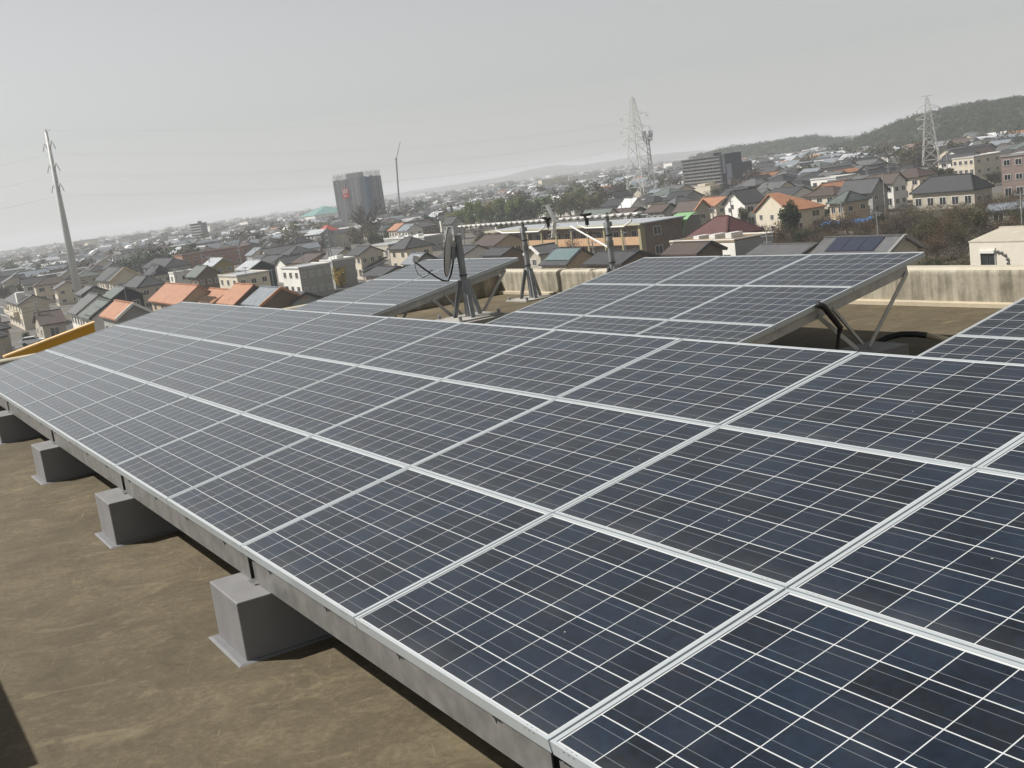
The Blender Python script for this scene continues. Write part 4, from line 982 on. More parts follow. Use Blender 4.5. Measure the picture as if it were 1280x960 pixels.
# ------------------------------------------------------------------ pylons, monopole, towers, crane
M_PYL = mat('pale_lattice_steel', (0.50, 0.495, 0.465), 0.6, 0.1, 0.3); M_INS = mat('insulator', (0.09, 0.085, 0.08), 0.4, 0.1, 1)
M_MONO = mat('monopole_steel', (0.52, 0.525, 0.51), 0.55, 0.08, 0.2); M_TWR = mat('grey_mast_steel', (0.16, 0.18, 0.19), 0.6, 0.1, 0.3)
def lattice(name, label, base, H, hb, ht, arms, yaw, waist=0.55, m=None, lw=0.26):
    m = m or M_PYL
    r = thing(name, label, 'pylon', (base[0], base[1], ZG), R_(yaw))
    def half(z):
        t = z/H
        if t < waist: return hb + (ht*1.5 - hb)*(t/waist)
        return ht*1.5 + (ht*0.35 - ht*1.5)*((t - waist)/(1 - waist))
    b = MB(); zs = [0]; 
    while zs[-1] < H*0.97: zs.append(min(H*0.97, zs[-1] + max(1.6, half(zs[-1])*1.55)))
    cs = ((1, 1), (-1, 1), (-1, -1), (1, -1))
    for z0, z1 in zip(zs, zs[1:]):
        h0, h1 = half(z0), half(z1); tw = lw*(1 - 0.5*z0/H)
        for i in range(4):
            a, c = cs[i], cs[(i + 1) % 4]
            b.bar((a[0]*h0, a[1]*h0, z0), (a[0]*h1, a[1]*h1, z1), tw, tw)
            b.bar((a[0]*h0, a[1]*h0, z0), (c[0]*h1, c[1]*h1, z1), tw*.55, tw*.55); b.bar((c[0]*h0, c[1]*h0, z0), (a[0]*h1, a[1]*h1, z1), tw*.55, tw*.55)
            b.bar((a[0]*h1, a[1]*h1, z1), (c[0]*h1, c[1]*h1, z1), tw*.5, tw*.5)
    b.bar((0, 0, H*.96), (0, 0, H), .3, .3); b.bar((-1.6, 0, H), (1.6, 0, H), .22, .22)
    b.build('lattice_body', [m], r)
    for z, l in arms:
        for sg in (-1, 1):
            a = MB(); h = half(z)
            for q in (-1, 1):
                a.bar((sg*h, q*h, z + 1.3), (sg*l, 0, z + .1), .13, .13); a.bar((sg*h, q*h, z - .2), (sg*l, 0, z), .15, .15)
            a.bar((sg*l*.55, -h*.4, z + .2), (sg*l*.55, h*.4, z + .2), .14, .14)
            o = a.build('cross_arm', [m], r)
            i_ = MB(); i_.tube([(sg*l, .8, z - .3), (sg*l, .6, z - 1.2), (sg*l, 0, z - 1.6), (sg*l, -.6, z - 1.2), (sg*l, -.8, z - .3)], .06, 6); i_.build('insulator_string', [M_INS], o)
    return r
dl = math.degrees(math.atan2(MONOPOLE[1] - PYLON[1], MONOPOLE[0] - PYLON[0]))
lattice('transmission_pylon', 'tall white lattice pylon behind the apartment block', PYLON, 44.0, 5.0, 1.5, [(36.2, 6.6), (31.0, 7.4), (26.2, 6.6)], dl - 90, 0.62)
lattice('transmission_pylon', 'pale lattice pylon in front of the wooded hill', PYLON2, 26.6, 3.1, 1.0, [(22.4, 3.6), (19.0, 4.2), (15.8, 3.8)], dl - 70, 0.62, lw=0.24)
mp = thing('power_monopole', 'tall tapering grey steel monopole with short cross arms', 'power pole', (MONOPOLE[0], MONOPOLE[1], ZG), R_(dl - 90))
MB().tube([(0, 0, 0), (0, 0, 22), (0, 0, 45.4)], [1.05, 0.82, 0.36], 16).build('shaft', [M_MONO], mp, smooth=True)
mb = MB()
for k in range(56): mb.box(-1.3 + k*.0115, -.95 + k*.0115, -.05, .05, 2 + k*.72, 2.12 + k*.72)
mb.bar((-1.3, 0, 1), (-.65, 0, 43), .08, .3); mb.build('climbing_rungs', [M_PYL], mp)
for z in (42.2, 36.6, 31.4):
    for sg in (-1, 1):
        a = MB(); a.bar((sg*.3, 0, z - .1), (sg*2.3, 0, z + .6), .18, .22); a.bar((sg*.3, 0, z + .5), (sg*2.3, 0, z + .7), .12, .12); o = a.build('cross_arm', [M_MONO], mp)
        i_ = MB(); i_.tube([(sg*2.3, .7, z - 1.5), (sg*2.3, .3, z - .2), (sg*2.3, 0, z + .5), (sg*2.3, -.3, z - .2), (sg*2.3, -.7, z - 1.5)], .09, 6); i_.build('insulator_string', [M_INS], o)
mb = MB(); mb.bar((-2.2, 0, 45.6), (2.2, 0, 45.6), .2, .25); mb.bar((0, 0, 44.8), (0, 0, 46.0), .5, .5); mb.build('top_arm', [M_MONO], mp)

def cable(label, a, b, sag, r=0.035, n=16, name='power_line', group=None, m=None):
    a, b = Vector(a), Vector(b); pts = []
    for i in range(n + 1):
        t = i/n; p = a.lerp(b, t); p.z -= sag*4*t*(1 - t); pts.append(p)
    o = MB().tube(pts, r, 4).build(name, [m or M_INS]); tag(o, label, 'cable', group); return o
M_WIRE = mat('grey_wire', (0.30, 0.30, 0.30), 0.6, 0.05, 1)
import itertools
ax = Vector((math.cos(R_(dl - 90)), math.sin(R_(dl - 90)), 0))
for i, (zm, zp, lp) in enumerate(((39.8, 33.8, 6.6), (34.2, 28.6, 7.4), (29.0, 23.8, 6.6))):
    for sg in (-1, 1):
        a = Vector((MONOPOLE[0], MONOPOLE[1], ZG + zm)) + ax*sg*2.3; b = Vector((PYLON[0], PYLON[1], ZG + zp)) + ax*sg*lp
        cable(f'thin {("top", "middle", "lower")[i]} power line between the monopole and the tall white pylon', a, b, 4.5, 0.010, group=f'{("top", "middle", "lower")[i]} power lines from the monopole to the pylon', m=M_WIRE)
        d = (a - b); d.z = 0; d.normalize(); q = a + Vector((-.55, -.83, 0))*150; q.z += -6
        cable(f'thin {("top", "middle", "lower")[i]} power line leaving the monopole past the left picture edge', a, q, 2.0, 0.010, group=f'{("top", "middle", "lower")[i]} power lines leaving the monopole to the left', m=M_WIRE)
cable('thin earth wire from the monopole tip to the pylon tip', (MONOPOLE[0], MONOPOLE[1], ZG + 45.7), (PYLON[0], PYLON[1], ZG + 44), 4.0, 0.011, m=M_WIRE)

ct = thing('cell_tower', 'slender dark grey mobile-phone tower right behind the tall white pylon', 'mast', (CELLTOWER[0], CELLTOWER[1], ZG))
mb = MB()
for k in range(3):
    a = 2*math.pi*k/3; b2 = 2*math.pi*(k + 1)/3
    for j in range(12):
        r0, r1 = 1.25 - .045*j, 1.25 - .045*(j + 1); z0, z1 = j*2.4, (j + 1)*2.4
        mb.bar((r0*math.cos(a), r0*math.sin(a), z0), (r1*math.cos(a), r1*math.sin(a), z1), .26, .26)
        mb.bar((r0*math.cos(a), r0*math.sin(a), z0), (r1*math.cos(b2), r1*math.sin(b2), z1), .15, .15)
mb.build('lattice_body', [M_TWR], ct)
mb = MB(); mb.tube([(0, 0, 26.4), (0, 0, 26.7)], 2.0, 12)
for k in range(9):
    a = 2*math.pi*k/9; mb.bar((2.0*math.cos(a), 2.0*math.sin(a), 26.5), (2.0*math.cos(a), 2.0*math.sin(a), 29.6), .2, .2)
mb.tube([(2*math.cos(2*math.pi*k/18), 2*math.sin(2*math.pi*k/18), 28.0) for k in range(19)], .12, 6); mb.build('antenna_platform', [M_TWR], ct)
for k in range(6):
    mb = MB(); a = 2*math.pi*k/6; c_ = Vector((2.2*math.cos(a), 2.2*math.sin(a), 0)); mb.box(c_.x - .2, c_.x + .2, c_.y - .2, c_.y + .2, 28.2, 31.0)
    mb.build('panel_antenna', [M_TWR], ct)

# tower wrapped in scaffold netting, with a red board
tw = thing('tower_under_construction', 'tower block wrapped in grey and blue scaffold netting, red board near the top', 'tower', (TOWER[0] - 8, TOWER[1] + 4, ZG), R_(38))
LX, LY, HT = 22.0, 18.0, 30.5
NET = [mat('grey_netting', (0.155, 0.165, 0.17), 0.9, 0.12, .2), mat('light_grey_netting', (0.215, 0.225, 0.225), 0.9, 0.12, .2), mat('blue_netting', (0.030, 0.068, 0.125), 0.9, 0.12, .2), mat('slate_netting', (0.085, 0.10, 0.125), 0.9, 0.12, .2)]
mb = MB(); mb.box(-LX/2 + 1, LX/2 - 1, -LY/2 + 1, LY/2 - 1, 0, HT - .6); mb.build('core', [M_CONC], tw)
trng = random.Random(9)
for nm, (a, b, nx) in dict(front=((-LX/2, -LY/2), (LX/2, -LY/2), 14), side=((LX/2, -LY/2), (LX/2, LY/2), 9), back=((LX/2, LY/2), (-LX/2, LY/2), 10), far=((-LX/2, LY/2), (-LX/2, -LY/2), 8)).items():
    a, b = Vector((a[0], a[1], 0)), Vector((b[0], b[1], 0)); d = (b - a)/nx; n = Vector((d.y, -d.x, 0)).normalized()
    mb = MB()
    for k in range(nx):
        p, q = a + d*(k + .02), a + d*(k + .98); off = n*trng.uniform(0, .22)
        if nm == 'front': mi = (0, 1, 0, 1, 1, 0, 0, 1, 1, 1, 0, 3, 3, 2)[k]
        elif nm == 'side': mi = (2, 2, 3, 3, 0, 3, 3, 0, 3)[k]
        else: mi = trng.choice((0, 1, 3))
        top = HT + trng.uniform(-.5, .3)
        mb.prism([p + off, q + off, q + off + Vector((0, 0, top)), p + off + Vector((0, 0, top))], n*.25, mi)
    mb.build('netting', NET, tw)
mb = MB()
for k in range(27):
    xx = -LX/2 + LX*k/26
    for yy in (-LY/2 - .1, LY/2): mb.bar((xx, yy, HT - 1), (xx, yy, HT + 2.2 + .8*((k*7) % 3)), .14, .14)
for k in range(14):
    yy = -LY/2 + LY*k/13
    for xx in (-LX/2, LX/2): mb.bar((xx, yy, HT - 1), (xx, yy, HT + 2.4 + .6*((k*5) % 3)), .14, .14)
for z in (HT + .9, HT + 1.9):
    mb.bar((-LX/2, -LY/2, z), (LX/2, -LY/2, z), .12, .12); mb.bar((LX/2, -LY/2, z), (LX/2, LY/2, z), .12, .12)
mb.build('scaffold_top', [mat('scaffold_tube', (0.25, 0.28, 0.27), 0.6, .1, 1)], tw)
mb = MB(); mb.box(-4.4, 4.2, -4.6, 1, HT, HT + 3.0); mb.build('roof_plant', [NET[1]], tw)
xs_ = -LX/2 + LX*.33
mb = MB(); mb.box(xs_ - 2.0, xs_ + 2.0, -LY/2 - .7, -LY/2 - .55, 19.5, 25.3); sb = mb.build('sign_board', [mat('sign_red', (0.50, 0.035, 0.06), .6, .05, 1)], tw)
mb = MB()
for (x0, x1, z0, z1) in ((-1.5, -.9, 21.9, 24.7), (-1.5, 0.1, 24.1, 24.7), (.5, 1.5, 24.1, 24.7), (.7, 1.3, 22.4, 24.7), (-.4, 0.1, 22.2, 24.7), (-1.5, 0.1, 22.9, 23.4), (-1.0, .3, 20.4, 21.2)):
    mb.box(xs_ + x0, xs_ + x1, -LY/2 - .74, -LY/2 - .7, z0, z1)
mb.build('sign_marks', [M_WFR], sb)

cr = thing('mobile_crane', 'thin dark crane mast with a reddish jib beside the netted tower', 'crane', (CRANE[0], CRANE[1], ZG), 0)
mb = MB(); mb.bar((0, 0, 1.5), (1.5, 2.6, 39.5), .8, .8); mb.build('mast', [M_TWR], cr)
mb = MB(); mb.bar((1.5, 2.6, 39.2), (3.7, 6.3, 49.8), .3, .3); mb.bar((1.5, 2.6, 39.2), (2.6, 4.5, 44.5), .42, .42); mb.build('jib', [mat('crane_red', (0.32, 0.15, 0.12), .6, .1, 1)], cr)
mb = MB(); mb.box(-4, 4, -1.3, 1.3, .5, 2.2); mb.box(1.5, 3.6, -1.2, 1.2, 2.2, 3.4); mb.build('carrier', [mat('crane_yellow', (0.45, 0.32, 0.05), .6, .1, 1)], cr)
for xx in (-3, -1.4, 1.4, 3):
    for yy in (-1.3, 1.3): MB().disc((xx, yy, .55), (0, 1, 0), .55, .4, 12).build('wheel', [M_BLACK], cr)
mb = MB(); mb.box(.9, 2.0, 2.1, 3.1, 38.8, 40.2); mb.build('mast_head', [M_TWR], cr)

def tower_block(name, label, base, yaw, LX, LY, H, n, wallm, bandm, cat='apartment block', end=None):
    """slab with a balcony strip per floor: rails on the front, dark recesses between"""
    r = thing(name, label, cat, (base[0], base[1], ZG), R_(yaw))
    mb = MB(); mb.box(-LX/2, LX/2, -LY/2, LY/2, 0, H); mb.build('wall', [wallm], r)
    fh = H/n
    mbk = MB()
    for k in range(n):
        mb = MB(); mb.box(-LX/2 + .25, LX/2 - .25, -LY/2 - .55, -LY/2 - .45, k*fh + fh*.12, k*fh + fh*.50); mb.box(-LX/2 + .2, LX/2 - .2, -LY/2 - .55, -LY/2 - .003, k*fh, k*fh + fh*.12)
        mb.build('balcony', [bandm], r)
        for j in range(int(LX/2.2)):
            xx = -LX/2 + .8 + j*2.2; 
            if xx + 1.4 < LX/2: mbk.box(xx, xx + 1.4, -LY/2 - .03, -LY/2 - .004, k*fh + fh*.2, k*fh + fh*.86)
    mbk.build('window_rows', [M_GLASS], r)
    mb = MB(); mb.box(-LX/2 - .2, LX/2 + .2, -LY/2 - .6, LY/2 + .2, H, H + .35); mb.build('roof', [wallm], r)
    mb = MB(); mb.box(LX*.05, LX*.2, -LY*.2, LY*.25, H + .35, H + 1.6); mb.build('lift_housing', [wallm], r)
    return r
M_SLATE = mat('slate_grey_render', (0.10, 0.10, 0.105), .85, .08, .3); M_RAIL = mat('grey_balcony_rail', (0.125, 0.124, 0.124), .8, .15, .25)
sl = tower_block('apartment_block', 'wide dark grey ten-storey apartment slab right of the tall white pylon', (SLAB[0] - 4, SLAB[1] + 4), -3, 26.0, 9.0, 15.4, 11, M_SLATE, M_RAIL)
mb = MB(); mb.box(13.5 + .004, 15.2, -4.3, 4.4, 8.4, 16.2); mb.build('dark_end', [mat('charcoal_end', (0.045, 0.052, 0.068), .8, .1, .3)], sl)
mb = MB(); mb.box(15.21, 18.6, -4.0, 6.6, 0, 12.0); mb.build('end_tower', [bpy.data.materials['charcoal_end']], sl)
mb = MB(); mb.box(-12, 12, -10.5, -5.2, 0, 4.2); mb.box(4, 9, -10.6, -5.1, 4.2, 5.3); mb.build('podium', [WALL['cream']], sl)
mb = MB(); mb.box(-13.52, -13.5, -4.4, 4.4, 0, 15.2)
for k in range(11): mb.box(-14.2, -13.52, -3.6, 1.0, k*1.4 + .3, k*1.4 + .85)
mb.build('white_end_balconies', [M_WFR], sl)
tower_block('apartment_block', 'small far slab tower with pale balconies in the hazy distance', (STOWER[0], STOWER[1]), 44, 8.6, 7.5, 16.2, 9, mat('blue_grey_render', (0.13, 0.145, 0.16), .85, .1, .3), M_WFR)
house('flat_roofed_building', 'grey four-square office slab behind the grey hip-roofed house', 'building', -596, 142, -3, 20, 22, 8.4, 0, 'flat', 1, 'grey', 'dark', (5, 1), (8, 1))
house('flat_roofed_building', 'long brick-coloured row with flat roof below the small far tower', 'building', -425, 127, -3, 14, 25, 6.4, 0, 'flat', 1, 'brick', 'brown', (4, 1), (8, 1))
house('gymnasium', 'pale green hip-roofed hall left of the netted tower', 'hall', -1010, 415, -3, 46, 36, 9, 7, 'hip', 1, 'white', 'teal', (6, 1), (5, 1), storeys=2)
house('house', 'red hip-roofed house at the foot of the netted tower', 'house', -470, 193, -3, 13, 9, 5.6, 3, 'hip', 1, 'beige', 'red', (3, 1), (2, 1))
tp = MB(); trg = random.Random(3)
for k in range(9): tp.tube([(k*1.0 - 4.2, -.3, .7 + trg.uniform(-.1, .25)), (k*1.0 - 4.2 + .55, .1, .8 + trg.uniform(-.1, .3)), (k*1.0 - 3.1, .3, .7)], [.45, .65, .4], 9)
o = tp.build('blue_tarpaulin', [mat('blue_tarp', (0.05, 0.20, 0.48), .45, .25, 1.2)], None, (-142, 156, ZG + 1.2), (0, 0, R_(25)), smooth=True); tag(o, 'bright blue tarpaulin heap in the brown thicket', 'tarpaulin')
house('shed', 'small shed with a blue-grey metal roof in the thicket near the right edge', 'shed', -113, 162, 20, 7, 4.5, 2.6, .8, 'gable', 1, 'grey', 'bluegrey', (2, 1), (1, 1), storeys=1)

# ------------------------------------------------------------------ utility poles
M_POLE = mat('concrete_pole', (0.27, 0.26, 0.245), .85, .12, .5)
PLAB = {'p0': 'concrete utility pole beside the white car', 'p1': 'utility pole in front of the brown-walled house', 'p2': 'utility pole in front of the black-gabled house', 'p3': 'dark pole with rungs and boxes right of the modern white house', 'p4': 'bare thin pole behind the modern white house', 'p5': 'thin pale pole left of the beige gabled house roof', 'p6': 'utility pole in front of the warehouse', 'p7': 'utility pole in front of the cream hip-roofed house', 'p8': 'short pole on the pale blue-grey roofed house', 'p9': 'pole in front of the apartment block, left part', 'p10': 'pale utility pole in front of the maroon roof', 'p11': 'utility pole in front of the white steep-gabled house', 'p12': 'aerial-topped pole in front of the thicket', 'p13': 'thin tall light pole among the dark-roofed houses at the right', 'p14': 'pale pole at the right picture edge', 'p15': 'thin pole before the yellow-walled hip-roofed house', 'flood': 'black pole with two floodlights in front of the evergreens', 'pl': 'pole with a meter box in front of the apartment block balconies'}
for nm, px, py, h in POLES:
    r = thing('utility_pole' if nm != 'flood' else 'floodlight_pole', PLAB[nm], 'pole', (px, py, ZG), R_(20))
    m_ = M_POLE if nm not in ('flood', 'p3') else M_TWR
    MB().tube([(0, 0, 0), (0, 0, h)], [.16, .10], 8).build('post', [m_], r)
    mb = MB()
    if nm == 'flood':
        for sg in (-1, 1):
            lm_ = MB(); lm_.hexa([(sg*.9 - .35, -.3, h - .3), (sg*.9 + .35, -.3, h - .3), (sg*.9 + .35, .3, h - .1), (sg*.9 - .35, .3, h - .1), (sg*.9 - .35, -.3, h + .3), (sg*.9 + .35, -.3, h + .3), (sg*.9 + .35, .3, h + .5), (sg*.9 - .35, .3, h + .5)]); lm_.build('floodlight', [M_BLACK], r)
        mb.bar((-1, 0, h - .3), (1, 0, h - .3), .1, .1); mb.build('crossbar', [M_BLACK], r)
    elif nm == 'p3':
        mb.bar((.9, 0, 0), (.8, 0, h*.97), .14, .14)
        for k in range(9): mb.bar((0, 0, 1 + k*(h - 1)/9), (.85, 0, 1 + k*(h - 1)/9), .16, .3)
        mb.build('rungs', [m_], r)
    elif nm not in ('p5', 'p13', 'p4'):
        mb.bar((-.9, 0, h - .5), (.9, 0, h - .5), .1, .12); mb.bar((-.6, 0, h - 1.3), (.6, 0, h - 1.3), .1, .1); 
        for xx in (-.8, 0, .8): mb.tube([(xx, 0, h - .45), (xx, 0, h - .15)], .06, 6)
        mb.build('crossbar', [M_GALVD], r)
        if nm in ('p0', 'p2', 'p10', 'p11', 'pl'): MB().tube([(.35, 0, h - 2.9), (.35, 0, h - 2.0)], .24, 10).build('transformer', [M_GALV], r)
for k_, (px, py, h) in enumerate(((-236, 62, 9), (-252, 96, 9.5), (-300, 74, 9), (-284, 118, 9), (-332, 96, 9.5), (-246, 136, 9), (-350, 132, 10), (-226, 170, 9), (-262, 205, 9), (-216, 246, 9), (-188, 222, 9), (-232, 300, 10), (-196, 190, 9))):
    r = thing('utility_pole', 'thin concrete utility pole with a crossbar among the crowded roofs', 'pole', (px, py, ZG), R_(15 + 37*k_ % 90), 'utility poles among the roofs')
    MB().tube([(0, 0, 0), (0, 0, h)], [.16, .10], 8).build('post', [M_POLE], r)
    mb = MB(); mb.bar((-.9, 0, h - .5), (.9, 0, h - .5), .1, .12); mb.bar((-.6, 0, h - 1.3), (.6, 0, h - 1.3), .1, .1); mb.build('crossbar', [M_GALVD], r)
PP = {n: Vector((x, y, ZG + h - .3)) for n, x, y, h in POLES}
for i, (dz, q) in enumerate(((0, (-224, -20, -8)), (-.9, (-224, -20, -9)), (-1.6, (-222, -20, -10)))):
    cable('overhead cable sagging from the pole beside the white car to the left picture edge', PP['p0'] + Vector((0, 0, dz)), q, 1.2, .03, group='cables left of the pole beside the white car', name='overhead_cable')
for i, q in enumerate(((-262, 48, -10), (-250, 52, -10.4), (-240, 50, -10.8))):
    cable('overhead cable from the pole beside the white car towards the houses', PP['p0'] + Vector((0, 0, -.5*i)), q, 1.0, .03, group='cables right of the pole beside the white car', name='overhead_cable')

# ------------------------------------------------------------------ cars
def car(label, x, y, yaw, paint):
    r = thing('parked_car', label, 'car', (x, y, ZG + .03), R_(yaw))
    prof = [(-2.1, .35), (2.1, .35), (2.12, .8), (1.25, .98), (-1.95, 1.0), (-2.1, .8)]
    mb = MB(); mb.prism([(p[0], -.85, p[1]) for p in prof], (0, 1.7, 0)); mb.build('body', [paint], r, bevel=.06)
    prof = [(1.15, .98), (.45, 1.5), (-1.35, 1.52), (-1.9, 1.0)]
    mb = MB(); mb.prism([(p[0], -.74, p[1]) for p in prof], (0, 1.48, 0)); cb_ = mb.build('cabin', [paint], r, bevel=.05)
    prof = [(1.02, 1.02), (.42, 1.44), (-1.28, 1.46), (-1.72, 1.04)]
    mb = MB()
    for y0 in (-.752, .742): mb.prism([(p[0], y0, p[1]) for p in prof], (0, .01, 0))
    mb.prism([(1.10, -.66, 1.03), (1.10, .66, 1.03), (.52, .62, 1.46), (.52, -.62, 1.46)], (.03, 0, .03)); mb.prism([(-1.86, -.66, 1.05), (-1.86, .66, 1.05), (-1.42, .62, 1.47), (-1.42, -.62, 1.47)], (-.03, 0, .02))
    mb.build('windows', [M_GLASS], cb_)
    for xx in (-1.3, 1.3):
        for yy in (-.8, .8): MB().disc((xx, yy, .32), (0, 1, 0), .32, .2, 14).build('wheel', [M_BLACK], r)
    mb = MB(); mb.box(2.10, 2.14, -.8, -.45, .58, .76); mb.build('headlight', [M_WFR], r); mb = MB(); mb.box(2.10, 2.14, .45, .8, .58, .76); mb.build('headlight', [M_WFR], r)
    return r
car('white car parked by the utility pole at the lower left', -216.4, 29.5, 70, mat('white_car_paint', (0.70, 0.71, 0.72), .3, .02, 1))
car('silver car cut by the left picture edge on the road', -211.5, 23.5, 95, mat('silver_car_paint', (0.42, 0.43, 0.45), .3, .02, 1))
# ------------------------------------------------------------------ trees
def leafmat(name, col, island=0.45, rough=.7):
    m = mat(name, col, rough, .25, 2.5, island=island, spec=.25)
    nt = m.node_tree; b = nt.nodes['Principled BSDF']; tr = nt.nodes.new('ShaderNodeBsdfTranslucent'); mx = nt.nodes.new('ShaderNodeMixShader'); mx.inputs[0].default_value = 0.42
    nt.links.new(b.inputs['Base Color'].links[0].from_socket, tr.inputs[0]); nt.links.new(b.outputs[0], mx.inputs[1]); nt.links.new(tr.outputs[0], mx.inputs[2]); nt.links.new(mx.outputs[0], nt.nodes['Material Output'].inputs[0])
    return m
M_BARK = mat('bark', (0.085, 0.065, 0.05), .95, .3, 6); M_TWIG = mat('grey_brown_twigs', (0.060, 0.046, 0.037), .95, .2, 3, island=.3)
M_LEAF = {'evergreen': leafmat('evergreen_leaves', (0.15, 0.205, 0.06)), 'yellowgreen': leafmat('yellow_green_leaves', (0.26, 0.25, 0.09)), 'dark': leafmat('dark_leaves', (0.030, 0.046, 0.018)),
          'brown': leafmat('dry_brown_leaves', (0.125, 0.085, 0.052)), 'olive': leafmat('olive_brown_leaves', (0.085, 0.076, 0.034)), 'yellow': leafmat('yellow_leaves', (0.42, 0.30, 0.03)), 'hill': leafmat('hill_leaves', (0.042, 0.060, 0.026), .18), 'hill_b': leafmat('hill_leaves_warm', (0.050, 0.062, 0.028), .18), 'dusky': leafmat('dusky_twig_leaves', (0.070, 0.052, 0.042))}
def rv(rg): 
    while True:
        v = Vector((rg.uniform(-1, 1), rg.uniform(-1, 1), rg.uniform(-1, 1)))
        if .05 < v.length < 1: return v
def trunk_mesh(rg, h0=.62, r0=.028, limbs=7, spread=.33, top=.92, twigs=0, wob=.03):
    mb = MB(); pts = [(0, 0, 0)]; x = y = 0
    for k in range(1, 6):
        x += rg.uniform(-wob, wob); y += rg.uniform(-wob, wob); pts.append((x, y, h0*k/5))
    mb.tube(pts, [r0*(1.25 - .8*k/5) for k in range(6)], 7)
    tips = []
    def branch(p, d, ln, r, depth):
        q = [p]; dd = d.copy()
        for k in range(3):
            dd = (dd + rv(rg)*.22 + Vector((0, 0, .10))).normalized(); q.append(q[-1] + dd*ln/3)
        mb.tube(q, [r, r*.8, r*.6, r*.42], 4 if depth else 5, cap=False)
        if depth < twigs:
            for k in range(rg.randint(3, 4)):
                t = rg.choice((1, 2, 3, 3)); branch(q[t], (dd + rv(rg)*.75).normalized(), ln*rg.uniform(.5, .72), r*.5, depth + 1)
        else: tips.append(q[-1])
    for k in range(limbs):
        t = rg.uniform(.4, 1.0); i = min(4, int(t*5)); p = Vector(pts[i]).lerp(Vector(pts[i + 1]), t*5 - i) if t < 1 else Vector(pts[5])
        a = 2*math.pi*k/limbs + rg.uniform(-.4, .4); d = Vector((math.cos(a)*spread*2.2, math.sin(a)*spread*2.2, rg.uniform(.5, 1.1))).normalized()
        branch(p, d, rg.uniform(.24, .38), r0*.5, 0)
    return mb, tips
def crown_mesh(rg, n_cl, n_leaf, c0, rx, rz, size, clump=.17, fill=.5):
    mb = MB()
    cl = []
    for k in range(n_cl):
        v = rv(rg).normalized()*(rg.uniform(fill, 1.0)); s = 1 + .22*math.sin(v.x*5 + v.y*3)
        cl.append((Vector((v.x*rx*s, v.y*rx*s, c0 + v.z*rz)), clump*rg.uniform(.6, 1.25)))
    for c, rr in cl:
        for k in range(n_leaf):
            p = c + rv(rg)*rr; nrm = (rv(rg) + (p - Vector((0, 0, c0)))*1.2).normalized(); t = nrm.orthogonal().normalized(); b = nrm.cross(t); a = rg.uniform(0, 6.3)
            u = (t*math.cos(a) + b*math.sin(a))*size*rg.uniform(.6, 1.3); w_ = (b*math.cos(a) - t*math.sin(a))*size*rg.uniform(.4, .9)
            mb.add([p - u, p + w_*.8, p + u, p - w_*.8], [(0, 1, 2, 3)])
    return mb
TP = {}
def proto_tree(key, leaf, seed):
    rg = random.Random(seed)
    if key == 'tall': tb, _ = trunk_mesh(rg, .8, .03, 8, .2); cm = crown_mesh(rg, 44, 40, .56, .40, .42, .045, .15, .3)
    elif key == 'round': tb, _ = trunk_mesh(rg, .55, .035, 7); cm = crown_mesh(rg, 60, 52, .55, .42, .36, .036, .14, .35)
    elif key == 'bush': tb, _ = trunk_mesh(rg, .4, .03, 8, .5); cm = crown_mesh(rg, 36, 36, .46, .42, .36, .045, .18, .2)
    elif key == 'thicket': tb, _ = trunk_mesh(rg, .45, .022, 9, .5, twigs=2, wob=.05); cm = crown_mesh(rg, 46, 44, .50, .47, .43, .022, .22, .15)
    elif key == 'bare': tb, _ = trunk_mesh(rg, .42, .055, 11, .42, twigs=3); cm = None
    return tb.mesh('trunk', [M_BARK if key != 'bare' else M_TWIG], fix=False), (cm.mesh('crown', [leaf], fix=False) if cm else None)
for sd, (nm, key, lf) in enumerate((('evergreen0', 'tall', 'evergreen'), ('evergreen1', 'tall', 'yellowgreen'), ('evergreen2', 'round', 'evergreen'), ('darkround', 'round', 'dark'), ('bushgreen0', 'bush', 'dark'), ('bushgreen1', 'bush', 'olive'),
                              ('thicket0', 'thicket', 'brown'), ('thicket1', 'thicket', 'olive'), ('thicket2', 'thicket', 'dusky'), ('dusky', 'thicket', 'dusky'), ('yellow', 'bush', 'yellow'), ('bare0', 'bare', 'brown'), ('bare1', 'bare', 'brown'))):
    TP[nm] = proto_tree(key, M_LEAF[lf], 40 + sd)
def tree(name, label, key, x, y, h, wd, rot, group=None, cat='tree'):
    r = thing(name, label, cat, (x, y, ZG), rot, group)
    if key.startswith('bare'): wd *= 1.65; h *= 1.12
    r.scale = (wd, wd, h)
    for nm, me in zip(('trunk', 'crown'), TP[key]):
        if me is None: continue
        o = bpy.data.objects.new(nm, me); C.objects.link(o); o.parent = r
    return r
tg = random.Random(5); cnt = {}
SPECIAL = {0: 'dark round evergreen tree in front of the big orange roof', }
SPLAB = {'bare': ['big bare spreading tree in front of the netted tower', 'small bare twiggy tree at the left foot of the big bare tree'],
         'bushgreen': ['green shrub at the right end of the brown thicket, by the yellow-green leaves', 'dark bush beside the white steep-gabled house', 'dark bush on the thicket edge below the yellow-walled house', 'wide dark green bush in the thicket above the cream tiled house', 'dark bush behind the big traditional roof, right side', 'dark bush right of the far pylon foot', 'dark bush left of the white car'],
         'darkround': ['round brown-green tree right of the crane foot'], 'yellow': ['bright yellow flowering shrub beside the beige gabled house']}
